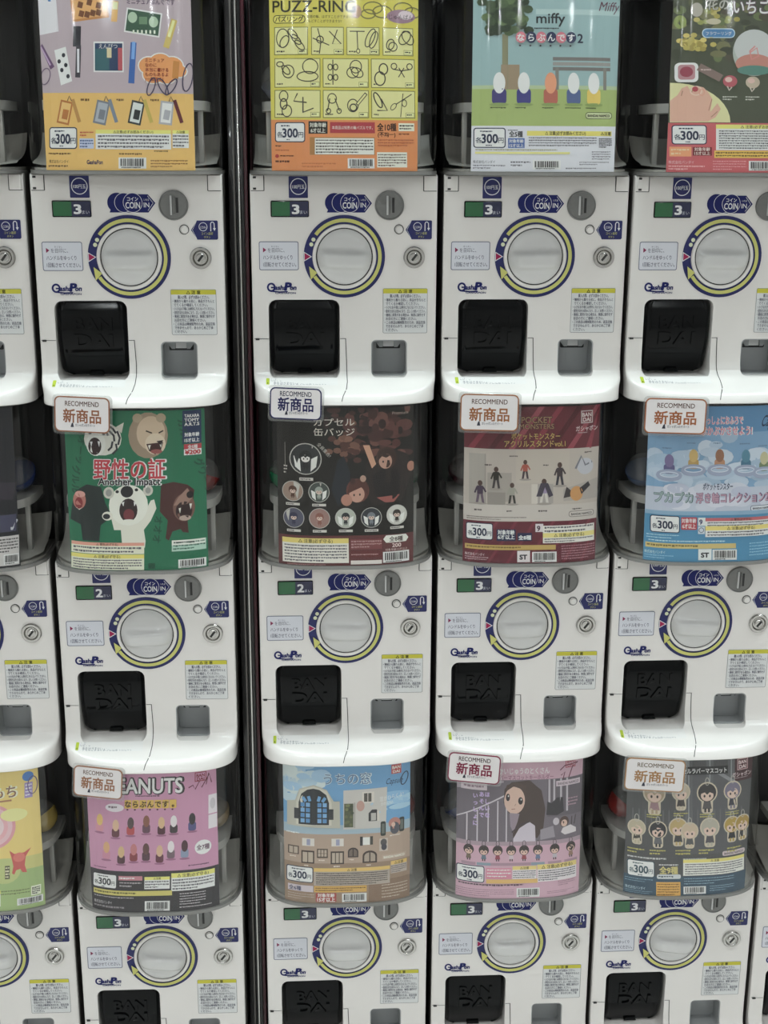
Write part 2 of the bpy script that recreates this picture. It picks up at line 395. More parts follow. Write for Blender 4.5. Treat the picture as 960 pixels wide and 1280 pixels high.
def flap_y(u, v):      # u -1..1 across, v 0 top .. 1 bottom; depth behind the face
    d = [(0, .012), (.08, .0075), (.25, .005), (.45, .006), (.65, .0105), (.82, .018), (.95, .026), (1, .031)]
    w_ = [(math.exp(-((v-a)/.12)**2), p) for a, p in [(i/30-.2, interp(d, i/30-.2)) for i in range(43)]]
    y = sum(a*p for a, p in w_)/sum(a for a, p in w_)
    e = max(0, (abs(u)-.86)/.14); return y+.007*e**2 - (.0016 if .80 < abs(u) < .87 else 0)
def grid_surface(name, x0, z0, x1, z1, fn, nx, nz, m, parent, r=.012, thick=.004):
    """rounded sheet: outline shrunk at the corners"""
    v = []; f = []
    for j in range(nz+1):
        t = j/nz; z = z1+(z0-z1)*t
        d = min(z1-z, z-z0); ins = 0 if d >= r else r-math.sqrt(max(0, r*r-(r-d)**2))
        for i in range(nx+1):
            s = -1+2*i/nx; x = (x0+x1)/2+s*((x1-x0)/2-ins); v.append((x, fn(s, t), z))
    for j in range(nz):
        for i in range(nx): f.append([j*(nx+1)+i, (j+1)*(nx+1)+i, (j+1)*(nx+1)+i+1, j*(nx+1)+i+1])
    o = mesh(name, v, f, m, parent, True)
    md = o.modifiers.new('s', 'SOLIDIFY'); md.thickness = thick; md.offset = -1
    return o
def bake(o):
    dg = bpy.context.evaluated_depsgraph_get(); me = bpy.data.meshes.new_from_object(o.evaluated_get(dg)); o.modifiers.clear(); o.data = me

def sticker(name, poly, m, root, ink=None, th=.0006, iname='print'):
    o = prism(name, poly, -th, .0006, m, root)
    if ink:
        for q in ink.build(o, lambda x, z: -th): q.name = iname
    return o
WH = (.80, .80, .82); NV = (.012, .016, .12); YL = (.62, .61, .20)
def make_machine():
    root = empty('capsule_machine')
    make_panel(root)
    box('body_shell', -.1475, .1475, .060, .33, -.231, .1285, 'shell', root, .006)
    # seams and corner clips
    ribbon('panel_seam', [([(-.1475, -.1325), (-.1240, -.1325)], .0008)], 'dark', root)
    ribbon('panel_seam', [([(-.0075, -.1325), (.0015, -.1325)], .0009)], 'dark', root)
    ribbon('panel_seam', [([(.0015, -.132), (.0030, -.170), (.0034, -.199), (.0015, -.207), (-.0045, -.2165), (-.0066, -.2235), (-.0066, -.2305)], .0012)], 'dark', root)
    box('hinge_pin', -.1455, -.1392, -.0012, .002, -.1345, -.1315, 'keyhole', root)
    for s in (-1, 1):
        x0, x1 = sorted((s*.1278, s*.1462))
        c = box('corner_clip', x0, x1, -.0014, .003, .1035, .1265, 'white', root, .0006)
        ribbon('clip_gap', [([(s*.1272, .1265), (s*.1272, .1030)], .0014), ([(s*.1272, .1030), (s*.1480, .1030)], .0010)], 'dark', c, .0006)
        if s < 0:
            for z in (.1235, .1062): box('screw_slot', -.1445, -.1395, -.0020, .001, z-.0016, z+.0016, 'keyhole', c)
    # capsule outlet flap
    fl = grid_surface('outlet_flap', FL[0]+.0015, FL[1]+.004, FL[2]-.0015, FL[3]-.001, flap_y, 40, 34, 'black', root); bake(fl)
    def fb(x, z):
        u = (x-(FL[0]+FL[2])/2)/((FL[2]-FL[0])/2-.0015); v = (FL[3]-.001-z)/(FL[3]-.001-FL[1]-.004); return flap_y(u, min(1, max(0, v)))
    v = []; f = []
    for txt, zb in (('BAN', -.1165), ('DAI', -.1440)):
        gv, gf, tw = glyphs(txt, .03); h = .0285; sx = .062/(tw*h); b = len(v)
        q = [(-.0955+x*h*sx, zb+y*h) for x, y in gv]; v += [(x, fb(x, z)-.0030, z) for x, z in q]; f += [[b+i for i in p] for p in gf]
    e = mesh('embossed_lettering', v, f, 'black', fl); md = e.modifiers.new('s', 'SOLIDIFY'); md.thickness = .0022; md.offset = -1; bake(e)
    xm = (FL[0]+FL[2])/2
    prism('finger_tab', [(xm-.012, FL[1]+.0035), (xm+.012, FL[1]+.0035), (xm+.009, FL[1]+.010), (xm-.009, FL[1]+.010)], .0235, .033, 'black', fl)
    # change return tray
    tr = prism('return_tray', rrect(TR[0]+.0004, TR[1]+.0004, TR[2]-.0004, TR[3]-.0004, .008), .0335, .0398, 'grey', root)
    o = rrect(*TR, .008); i_ = rrect(TR[0]+.0018, TR[1]+.0018, TR[2]-.0018, TR[3]-.0018, .0068); n = len(o)
    vv = [(x, y, z) for p, y in ((o, .0006), (o, .0335), (i_, .0006), (i_, .0335)) for x, z in p]
    ff = []
    for k in range(n):
        j = (k+1) % n; ff += [[k, j, 2*n+j, 2*n+k], [2*n+k, 2*n+j, 3*n+j, 3*n+k], [n+k, 3*n+k, 3*n+j, n+j], [k, n+k, n+j, j]]
    mesh('tray_liner', vv, ff, 'grey', tr)
    prism('chute_mouth', rrect(.0535, -.1535, .0935, -.1372, .002, 2), .0322, .0336, 'dark', tr)
    prism('chute_lip', [(.0505, -.1366), (.0965, -.1366), (.0965, -.1392), (.0885, -.1500), (.0830, -.1500), (.0825, -.1385), (.0645, -.1385), (.0640, -.1500), (.0585, -.1500), (.0505, -.1392)], .024, .0322, 'grey', tr)
    prism('coin_tab', rrect(.0645, -.1495, .0825, -.1366, .001, 2), .0262, .0300, 'lgrey', tr, .0008)
    # dial
    R_ = .0656
    dial = lathe('dial_plate', [(0, -.0012), (R_, -.0012), (R_, .0006)], 0, 0, 'navy', root, 64)
    k = Ink()
    pol = lambda r, a: (r*R_*math.cos(math.radians(a)), r*R_*math.sin(math.radians(a)))
    A = [143-i*5.0 for i in range(59)]
    for a, b in zip(A, A[1:]): k.P([pol(.832, a), pol(.918, a), pol(.918, b), pol(.832, b)], YL, 1)
    k.P([pol(.77, 210), pol(1.0, 214), pol(.90, 195)], YL, 1)
    for a in (151.5, 160): k.P([(pol(.86, a)[0]+x, pol(.86, a)[1]+z) for x, z in circ(0, 0, .0033, n=12)], (.75, .78, .55), 1)
    c0 = -.905*R_
    k.P([(c0-.0058, .0078), (c0-.0058, -.0078), (c0+.0072, 0)], WH, 1); k.P([(c0-.0047, .0058), (c0-.0047, -.0058), (c0+.0050, 0)], (.36, .02, .09), 2)
    for q in k.build(dial, lambda x, z: -.0012): q.name = 'arrow_print'
    lathe('dial_rim', [(.0516, -.0012), (.0516, -.0030), (.0507, -.0045), (.0470, -.0050), (.0458, -.0040), (.0458, -.0012)], 0, 0, 'white', dial, 64)
    lathe('dial_groove', [(.0459, -.0018), (.0425, -.0018)], 0, 0, 'dark', dial, 64)
    v = [(0, 0, 0)]; f = []; NR, NS = 22, 64; RK = .0440
    def kh(x, z):
        rho = math.hypot(x, z)/RK; d = abs(z+.0055)
        barh = 1/(1+(d/.0130)**7); dome = .0055*(1-rho**6); end = max(0, 1-rho**5)
        return -(.0035+dome+.0125*barh*end)
    for i in range(1, NR+1):
        r = RK*math.sin(math.pi/2*i/NR)
        for j in range(NS):
            a = 2*math.pi*j/NS; v.append((r*math.cos(a), 0, r*math.sin(a)))
    v = [(x, kh(x, z), z) for x, y, z in v]
    for j in range(NS): f.append([0, 1+j, 1+(j+1) % NS])
    for i in range(NR-1):
        for j in range(NS): f.append([1+i*NS+j, 1+(i+1)*NS+j, 1+(i+1)*NS+(j+1) % NS, 1+i*NS+(j+1) % NS])
    b = len(v); v += [(RK*math.cos(2*math.pi*j/NS), 0, RK*math.sin(2*math.pi*j/NS)) for j in range(NS)]
    for j in range(NS): f.append([1+(NR-1)*NS+j, b+j, b+(j+1) % NS, 1+(NR-1)*NS+(j+1) % NS])
    fix(mesh('turning_knob', v, f, 'knob', dial), .9)
    # coin slot
    cx, cz = .0727, .0808
    cs = lathe('coin_slot', [(0, -.0035), (.0205, -.0035), (.0215, -.0045), (.0228, -.0042), (.0234, -.0025), (.0234, .0006)], cx, cz, 'metal', root, 48)
    box('slot_ridge', cx-.0050, cx-.0022, -.0062, -.003, cz-.0150, cz+.0150, 'lgrey', cs, .0006)
    box('slot_ridge', cx+.0004, cx+.0026, -.0062, -.003, cz-.0135, cz+.0135, 'metal', cs, .0006)
    box('slot_opening', cx+.0040, cx+.0078, -.0038, -.003, cz-.0115, cz+.0118, 'keyhole', cs)
    # coin-in sticker
    cl = (-.0155, -.0045, .0090); zc = .0845
    k = Ink(); k.P([(-.0278, .0694), (.0330, .0694), (.0444, .0840), (.0330, .0974), (-.0150, .0974)], NV, 0)
    for q, x in enumerate(cl):
        if q: k.P(circ(x, zc, .0152, n=32), WH, 2*q)
        k.P(circ(x, zc, .0152 if q == 0 else .0145, n=32), NV, 2*q+1)
    k.T('コイン', cl[2], zc+.0030, .0072, WH, 6, w=.0170, al='c', up=1, bold=.02); k.T('COIN', cl[2], zc-.0085, .0135, WH, 6, w=.0225, al='c', up=1, bold=.02)
    k.T('いれる', .0305, zc+.0030, .0042, WH, 6, w=.0080, al='c', up=1); k.T('IN', .0305, zc-.0070, .0105, WH, 6, w=.0085, al='c', up=1, bold=.01)
    k.L([(.0325, .0725), (.0410, .0840), (.0325, .0950)], .0007, WH, 6)
    st = prism('coin_sticker', [(-.0278, .0694), (.0330, .0694), (.0444, .0840), (.0330, .0974), (-.0150, .0974)], -.0006, .0006, 'navy', root)
    for q in k.build(st, lambda x, z: -.0007): q.name = 'coin_print'
    # coin return button and sticker
    bt = lathe('return_button', [(.0078, .0003), (.0078, -.0008), (.0066, -.0008)], .0880, .0432, 'keyhole', root, 28)
    lathe('button_cap', [(0, -.0028), (.0048, -.0026), (.0058, -.0016), (.0060, 0)], .0887, .0426, 'white', bt, 24)
    k = Ink(); k.L([(.1075, .0290), (.1010, .0424), (.1075, .0558)], .0006, WH, 1)
    k.O(.1180, .0475, .0064, .0064, .0009, WH, 1, 20); k.T('COIN', .1180, .0448, .0052, WH, 1, w=.0088, al='c', up=1)
    k.L([(.1300, .0405), (.1300, .0525), (.1312, .0545), (.1335, .0548), (.1355, .0530), (.1358, .0450)], .0014, WH, 1); k.P([(.1335, .0455), (.1382, .0455), (.1358, .0410)], WH, 1)
    k.T('コイン返却', .1240, .0352, .0048, YL, 1, w=.0180, al='c', up=1); k.T('ボタン', .1240, .0298, .0044, YL, 1, w=.0100, al='c', up=1)
    sticker('return_sticker', [(.0988, .0424), (.1085, .0275), (.1395, .0275), (.1412, .0292), (.1412, .0560), (.1400, .0572), (.1085, .0572)], 'navy', root, k, iname='return_print')
    # lock
    lk = lathe('cylinder_lock', [(0, -.0020), (.0100, -.0020), (.0112, -.0030), (.0125, -.0050), (.0160, -.0050), (.0174, -.0032), (.0174, .0006)], .1128, -.0012, 'chrome', root, 40)
    pl = lathe('lock_plug', [(0, -.0058), (.0062, -.0058), (.0074, -.0048), (.0074, -.0018)], .1128, -.0012, 'chrome', lk, 28)
    a = math.radians(-38); prism('keyhole', [(.1128+x*math.cos(a)-z*math.sin(a), -.0012+x*math.sin(a)+z*math.cos(a)) for x, z in ((-.0018, -.0062), (.0018, -.0062), (.0018, .0062), (-.0018, .0062))], -.0063, -.0055, 'keyhole', pl)
    # instruction label
    x0, x1, z0, z1 = -.1372, -.0736, -.0216, .0240
    k = Ink(); GB = (.16, .17, .24); TX = (.07, .07, .12)
    k.P(rrect(x0, z0, x1, z1, .003), GB, 0); k.P(rrect(x0+.0012, z0+.0012, x1-.0012, z1-.0012, .0022), (.70, .71, .77), 1)
    k.P([(x0+.0065, .0065), (x0+.0065, .0145), (x0+.0118, .0105)], (.25, .03, .09), 2); k.T('を目印に、', x0+.0140, .0072, .0078, TX, 2, w=.0270, up=1)
    k.T('め じるし', x0+.0200, .0150, .0032, TX, 2, w=.0120, up=1)
    k.T('ハンドルをゆっくり', x0+.0065, -.0042, .0080, TX, 2, w=.0470, up=1, bold=.008); k.T('1回転させてください。', x0+.0065, -.0155, .0080, TX, 2, w=.0530, up=1, bold=.008)
    sticker('instruction_label', rrect(x0, z0, x1, z1, .003), 'label', root, k, iname='instruction_print')
    # maker's logo
    k = Ink()
    k.O(-.1185, -.0490, .0056, .0060, .0030, NV, 1, 16); k.R(-.1190, -.0505, -.1120, -.0482, NV, 1); k.T('asha', -.1130, -.0530, .0105, NV, 2, w=.0185, up=1, bold=.035, shear=.15)
    k.T('P', -.0965, -.0535, .0170, NV, 2, w=.0090, up=1, bold=.05, shear=.15); k.T('on', -.0885, -.0530, .0105, NV, 2, w=.0100, up=1, bold=.035, shear=.15)
    k.L([(-.1200, -.0550), (-.1050, -.0566), (-.0920, -.0560)], .0022, NV, 1); k.T('GASHAPON', -.1120, -.0595, .0040, NV, 2, w=.0330, up=1, bold=.02)
    k.cur = 'a'
    lo = k.build(root, lambda x, z: -.0003)
    for q in lo: q.name = 'maker_logo'
    # caution label
    x0, x1, z0, z1 = .0626, .1355, -.1238, -.0510
    k = Ink(); k.P(rrect(x0, z0, x1, z1, .0022), (.18, .19, .2), 0); k.P(rrect(x0+.0006, z0+.0006, x1-.0006, z1-.0006, .0018), (.72, .73, .73), 1)
    k.P([(x0+.0006, z1-.0080), (x1-.0006, z1-.0080), (x1-.0006, z1-.0016), (x1-.0016, z1-.0006), (x0+.0016, z1-.0006), (x0+.0006, z1-.0016)], (.60, .56, .07), 2)
    k.T('△ 注 意', (x0+x1)/2, z1-.0071, .0066, (.05, .05, .02), 3, al='c', up=1, bold=.02)
    rows = ['購入の際、必ずお読みください。', '・機械から離れる前に、商品がきちんと', 'でてくるか確認してください。', '・小さなお子様には絶対に与えないでください。', '・使用方法をお読みになり、正しくお使いください。', '・機械に異常がある場合は、無理に操作せず', 'お店の方にご連絡ください。', '・この商品は機械販売のため、返品交換', 'できませんので、あらかじめご了承', 'ください。']
    for i, r in enumerate(rows):
        zt = z1-.0145-i*.00610; ind = .0035 if i and not r.startswith('・') else .0015
        if i == 0: k.T(r, (x0+x1)/2, zt, .0062, TX, 3, w=.0500, al='c', up=1, bold=.012)
        else: k.T(r, x0+.0015+ind, zt, .0056, TX, 3, w=min(.0665, .0062*len(r)*.62), up=1, bold=.005)
    sticker('caution_label', rrect(x0, z0, x1, z1, .0022), 'label', root, k, iname='caution_print')
    # count display
    x0, x1, z0, z1 = -.1172, -.0562, .0620, .0877
    dp = prism('count_display', rrect(x0, z0, x1, z1, .0022), -.0014, .0006, 'black', root, .0004)
    prism('green_window', rrect(x0+.0018, z0+.0018, x0+.0305, z1-.0018, .001, 2), -.0017, -.001, 'lcd', dp)
    prism('navy_field', rrect(x0+.0305, z0+.0012, x1-.0012, z1-.0012, .001, 2), -.0017, -.001, 'lcdnavy', dp)
    digs = {}
    for d in '32':
        k = Ink(); k.T(d, x0+.0345, z0+.0055, .0200, WH, 1, w=.0105, up=1, bold=.03); k.T('まい', x0+.0465, z0+.0055, .0062, (.55, .57, .65), 1, w=.0115, up=1)
        digs[d] = k.build(dp, lambda x, z: -.0020)[0]; digs[d].name = 'digit'
    MESH2 = digs['2'].data; bpy.data.objects.remove(digs['2'])
    # coin value sticker
    x0, x1, z0, z1 = -.0880, -.0576, .0918, .1254
    k = Ink(); k.O((x0+x1)/2, (z0+z1)/2+.001, .0122, .0122, .0013, WH, 1, 28); k.T('100円玉', (x0+x1)/2, (z0+z1)/2-.0020, .0072, WH, 1, w=.0195, al='c', up=1, bold=.008)
    sticker('coin_value_sticker', rrect(x0, z0, x1, z1, .0012, 2), 'navy', root, k, iname='value_print')
    # notice strip on the curved lip
    k = Ink(); k.R(-.1300, -.2028, -.0125, -.1942, (.78, .765, .75), 0); k.RR(-.1290, -.2025, -.1235, -.1945, .001, (.45, .55, .05), 1); k.R(-.1270, -.2015, -.1255, -.1955, (.05, .08, .02), 2)
    k.T('とびらをあけて、カプセルをとりだしてください。', -.1210, -.1979, .0040, (.16, .17, .21), 1, w=.1040, up=1); k.T('手をはさまないようご注意ください。', -.1170, -.2022, .0040, (.16, .17, .21), 1, w=.0850, up=1)
    k.cur = 'b'
    for q in k.build(root, lambda x, z: yf(x, z)-.0004, cuts=[-.13+.01*i for i in range(13)]): q.name = 'notice_strip'
    # clear case with its rim, floor, carousel plate
    pl = superplan(1, .0, CB, .0); 
    v = []; f = []; zs = [.1335, .15, .20, .25, .30, .35, .402]; n = 24
    ts = [(1-(1-abs(i)/n)**2)*(1 if i >= 0 else -1) for i in range(-n, n+1)]
    W = len(ts)+2
    for z in zs: v += [(-CA, .10, z)]+[(CA*t, ycase(CA*t, z), z) for t in ts]+[(CA, .10, z)]
    for j in range(len(zs)-1):
        for i in range(W-1): f.append([j*W+i, j*W+i+1, (j+1)*W+i+1, (j+1)*W+i])
    cs = mesh('clear_case', v, f, 'case', root, True)
    slab('case_rim', superplan(1.004, CP+.0012, CB, .10), .1286, .1340, 'rim', root)
    slab('case_lid', superplan(.995, CP-.016, CB, .33), .4010, .4060, 'inner', root)
    box('case_back', -.1475, .1475, .100, .33, .1290, .4010, 'inner', root)
    slab('hopper_floor', superplan(.97, CP-.006, CB*.97, .098), .1342, .1380, 'collar', root)
    # collar wall
    def ring(name, sc, P, z0, z1, th, m):
        a = superplan(sc, P, CB*sc, .095); b = superplan(sc-.02, P-th, CB*(sc-.02), .095); n_ = len(a)
        v = [(x, y, z) for q, z in ((a, z0), (a, z1), (b, z1), (b, z0)) for x, y in q]; f = []
        for r_ in range(4):
            for i in range(n_-1): f.append([r_*n_+i, r_*n_+i+1, ((r_+1) % 4)*n_+i+1, ((r_+1) % 4)*n_+i])
        return fix(mesh(name, v, f, m, root), .5)
    v = []; f = []; pr = [(-.050, .1385), (-.020, .1392), (.010, .1420), (.035, .1455), (.055, .1510), (.070, .1590), (.080, .1700), (.090, .1850)]; n = 16
    for y, z in pr:
        hw = CA*.955
        for i in range(n+1):
            t = -1+2*i/n; v.append((hw*t, max(y, -.058+plan(t*.955)), z+.006*abs(t)**4))
    for j in range(len(pr)-1):
        for i in range(n): f.append([j*(n+1)+i, j*(n+1)+i+1, (j+1)*(n+1)+i+1, (j+1)*(n+1)+i])
    mesh('hopper_ramp', v, f, 'collar', root, True)
    slab('carousel_plate', superplan(.865, .040, .10, .09), .2240, .2385, 'plate', root)
    for s in (-1, 1): box('support_post', s*.118-.004, s*.118+.004, .010, .022, .1420, .2240, 'plate', root, .001)
    for ch in root.children: ch.location.z = .231
    return root, MESH2
PROTO, DIGIT2 = make_machine()

CX = dict(Z=-.6542, A=-.3421, B=0, C=.31, D=.6174, E=.9265); CY = dict(Z=.0020, A=-.0127, B=0, C=.0013, D=-.0033, E=-.004); CR = dict(Z=0, A=-.0059, B=.0041, C=.0012, D=.0022, E=.002)
def mloc(c, r, base=-.231): return (CX[c], CY[c], Z0-r*PITCH+base)
ML = {
 'Z0': 'white capsule machine cut off by the left edge in the top row', 'A0': 'white capsule machine with the orange stationery card, left of the dark divider post',
 'B0': 'white capsule machine holding the yellow ring-puzzle card, right of the divider', 'C0': 'white capsule machine holding the sky-and-meadow card in the top row',
 'D0': 'white capsule machine holding the flowers-and-hand card at the top right',
 'Z1': 'white capsule machine cut off by the left edge in the middle row', 'A1': 'white capsule machine holding the green roaring-animals card, counter showing 2',
 'B1': 'white capsule machine holding the black badge card, counter showing 2', 'C1': 'white capsule machine holding the dark red figure card in the middle row',
 'D1': 'white capsule machine holding the blue cloud card at the right of the middle row',
 'Z2': 'white capsule machine with the yellow swirl card, cut off at bottom left', 'A2': 'white capsule machine with the pink and black card in the bottom row',
 'B2': 'white capsule machine with the blue arched-window card in the bottom row', 'C2': 'white capsule machine with the mauve long-haired girl card, bottom row',
 'D2': 'white capsule machine with the charcoal keychain card in the bottom row', 'E2': 'white capsule machine cut off by the right edge in the bottom row'}
first = True
for key in ML:
    c, r = key[0], int(key[1])
    o = PROTO if first else copy_tree(PROTO); first = False
    o.location = mloc(c, r); o.rotation_euler.z = CR[c]
    tag(o, ML[key], 'vending machine', 'capsule vending machines stacked in rows')
    for ch in o.children:
        if ch.name.startswith('dial_plate'):
            for g in ch.children:
                if g.name.startswith('turning_knob'): g.rotation_euler.y = math.radians({'A1': -3, 'A2': 6, 'D1': 3, 'D2': 8, 'C2': 2}.get(key, random.uniform(-2, 4)))
        if key in ('A1', 'B1') and ch.name.startswith('count_display'):
            for g in ch.children:
                if g.name.startswith('digit'): g.data = DIGIT2

# ------------------------------------------------------------------ dark divider between the two racks
def divider():
    xa, xb = -.1865, -.1560; zt = Z0+.408
    d = empty('rack_divider', ((xa+xb)/2, .02, 0)); h = (xb-xa)/2
    box('divider_panel', -h, h, .03, .30, 0, zt, 'postd', d, .002)
    box('metal_edge', -h+.0095, -h+.0120, .006, .04, .0, zt, 'shell', d, .0005)
    box('metal_edge', -h+.0180, -h+.0205, -.008, .04, .0, zt, 'chrome', d, .0006)
    box('maroon_strip', h-.0040, h+.0015, .012, .04, .0, zt, 'maroon', d, .0006)
    tag(d, 'tall dark divider post with thin bright metal edges and maroon strip', 'divider')
divider()

# ------------------------------------------------------------------ display cards: art drawn in sheet units read off the photo, mapped to metres on the card
CZ0, CZ1, CW = .1345, .3985, .1130
def card(key, label, quad, art, bg, top=0.0, z_top=CZ1, off=0.0):
    """quad: (left_top, left_bottom, right_top, right_bottom, y_top, y_bottom) of the sheet in drawing units"""
    lt, lb, rt, rb, yt, yb = quad
    def mp(x, y):
        t = (y-yt)/(yb-yt); l = lt+(lb-lt)*t; r = rt+(rb-rt)*t
        return (-CW+2*CW*(x-l)/(r-l)+off, z_top+(CZ0-z_top)*t)
    base = lambda x, z: ycase(x, z, .0035)
    k = Ink(mp); art(k)
    # keep everything inside the sheet
    c, r = key[0], int(key[1])
    n = 18; v = []; f = []
    for j, z in enumerate((CZ0, .20, .26, .33, CZ1)):
        for y_off in (0, .0006):
            for i in range(n+1):
                x = -CW+2*CW*i/n+off; v.append((x, base(x, z)+y_off, z))
    W = n+1
    for j in range(4):
        for i in range(n):
            a, b = j*2*W+i, (j+1)*2*W+i
            f += [[a, a+1, b+1, b], [a+W, b+W, b+W+1, a+W+1]]
    for i in range(n): f += [[i, W+i, W+i+1, i+1], [8*W+i, 8*W+i+1, 9*W+i+1, 9*W+i]]
    for j in range(4):
        for e in (0, n): f.append([j*2*W+e, (j+1)*2*W+e, (j+1)*2*W+W+e, j*2*W+W+e])
    me_c = inkc(bg)
    o = mesh('display_card', v, f, mat('card_stock_'+key, me_c, .45, spec=.25), None, True); fix(o, .8)
    for d in k.g.values():
        for i, (x, z, lv) in enumerate(d[0]): d[0][i] = (max(-CW+off, min(CW+off, x)), max(CZ0, min(CZ1, z)), lv)
    k.build(o, lambda x, z: base(x, z)-.0001, cuts=[-CW+2*CW*i/18+off for i in range(1, 18)])
    o.location = mloc(c, r, 0); o.rotation_euler.z = CR[c]
    tag(o, label, 'display card', 'product cards inside the clear cases')
    return o

def art_A0(k):
    k.R(140, 0, 840, 415, 'a898a0', 0); k.R(140, 412, 840, 735, 'd9a552', 1)
    k.E(212, 18, 42, 28, '3f72b0', 2); k.use('lettering').T('全10種', 212, 30, 32, 'dfe8f5', 3, w=74, al='c', bold=.03); k.use('artwork')
    k.P([(150, 20), (235, 10), (248, 165), (156, 178)], 'c9c6cf', 2); k.Q(385, 70, 160, 98, -7, 'b5793c', 2); k.Q(385, 70, 142, 80, -7, 'd09a58', 3)
    for x, y in ((345, 60), (385, 50), (425, 62), (350, 95), (375, 98), (400, 92), (425, 90)): k.Q(x, y, 22, 24, 15, '6b3d1f', 4)
    k.Q(495, 85, 26, 82, 5, 'c8963c', 2); k.Q(497, 62, 22, 30, 5, 'e2cf9a', 3)
    k.Q(617, 128, 154, 98, 8, 'd5d8cc', 2); k.Q(617, 128, 142, 86, 8, '2f4f3c', 3); k.E(572, 108, 20, 22, '9fb59c', 4); k.E(662, 125, 20, 22, '9fb59c', 4); k.R(600, 105, 635, 135, '5f7f60', 4)
    for i in range(6): k.R(572+i*18, 158, 580+i*18, 172, 'c5ccbc', 4)
    k.Q(733, 170, 26, 120, 18, 'b9a24a', 2); k.Q(738, 150, 12, 70, 18, 'dccf8a', 3); k.Q(190, 265, 22, 110, -32, '5d3f63', 2); k.Q(186, 262, 8, 90, -32, 'a98fb0', 3)
    k.O(185, 345, 22, 34, 5, '6d5a70', 2, a=20); k.P([(228, 240), (280, 226), (308, 365), (258, 382)], 'd2d2d6', 2)
    for x, y in ((250, 285), (270, 260), (262, 320), (290, 345), (280, 300)): k.E(x, y, 8, 9, '22242e', 3, 10)
    k.Q(330, 185, 34, 82, 2, '23212a', 2); k.Q(335, 285, 22, 130, 2, '39363f', 2); k.R(330, 235, 340, 330, 'c5c5cc', 3)
    k.R(402, 205, 532, 328, 'd5d5da', 2); k.R(408, 212, 527, 322, '22385a', 3); k.R(410, 235, 470, 320, '2b5a62', 4); k.R(508, 230, 527, 320, 'a8454e', 4); k.Q(470, 250, 20, 40, 0, 'c5b78e', 4); k.T('えんぴつ', 465, 232, 22, 'e0e0e4', 5, w=80, al='c')
    k.Q(570, 290, 26, 165, 4, '2d5aa0', 2); k.Q(574, 240, 14, 70, 4, '6d9ad5', 3)
    for x, y, r in ((640, 300, 42), (690, 290, 48), (740, 300, 45), (770, 320, 30), (660, 335, 45), (715, 338, 42)): k.E(x, y, r+5, r*.8+5, 'e8d5c8', 2)
    for x, y, r in ((640, 300, 42), (690, 290, 48), (740, 300, 45), (770, 320, 30), (660, 335, 45), (715, 338, 42)): k.E(x, y, r, r*.8, 'd98a4a', 3)
    for i, t in enumerate(('ミニチュア', 'なのに', '本当に書ける', 'ものもあるよ', '(一部除く)')): k.use('lettering').T(t, 625, 285+i*19, 17, '8a2f1c', 4, bold=.02)
    k.use('artwork'); k.Q(755, 315, 26, 70, 5, 'b5762c', 4)
    for x, a in ((650, 20), (700, -30), (735, 35), (805, 10)): k.O(x, 385 if x < 790 else 345, 14 if x < 790 else 20, 38 if x < 790 else 58, 5, '3c3450', 3, a=a)
    k.use('lettering').T('(株)サクラクレパスの本物そっくり', 548, 24, 26, '4a3550', 3, w=245, bold=.02); k.T('ミニチュアぶんぐです', 548, 54, 26, '4a3550', 3, w=205, bold=.02); k.use('artwork')
    for x, c1, c2, c3 in ((275, 'a8641f', 'dba75e', 'a87a3a'), (435, '6a6f7a', '9aa0aa', '6f7a8a'), (585, '242a2c', 'c0c6c4', 'b09a3c'), (713, '9a9aa2', 'd8d8dc', '5a1f28')):
        k.Q(x, 492, 56, 96, 12 if x != 713 else 6, c1, 2); k.Q(x, 492, 42, 80, 12 if x != 713 else 6, c2, 3); k.Q(x+2, 500, 26, 40, 12, c1, 4); k.Q(x+50, 485, 15, 98, -18, c3, 3)
        k.L([(x+12, 445), (x+20, 425), (x+30, 445)], 4, '5a4a3a', 3)
    for x in (370, 525, 670): k.micro(x-25, 432, x+25, 450, 1, '6a4a1c')
    k.price(203, 552, 330, 642); k.R(340, 598, 402, 640, 'a9b2cc', 2); k.micro(342, 602, 400, 638, 3, '3f527f'); k.micro(342, 568, 400, 592, 2, 'b0462c')
    k.warn(410, 562, 732, 642, 4, .2, '△注意(必ずお読みください)'); k.warn(738, 562, 806, 636, 4, .2, '△注意'); k.micro(660, 645, 735, 655, 1, '5a4520')
    k.bar(508, 676, 626, 722); k.use('lettering').T('GashaPon', 372, 704, 24, '2a2450', 3, w=68, bold=.03); k.use('artwork')
    k.micro(200, 655, 345, 670, 1, '6a4a20'); k.T('株式会社バンダイ', 203, 700, 16, '4a3014', 3, w=88); k.micro(200, 706, 300, 722, 1, '6a4a20'); k.micro(645, 684, 800, 720, 3, '8a5f2a'); k.micro(510, 655, 640, 670, 1, '6a4a20')
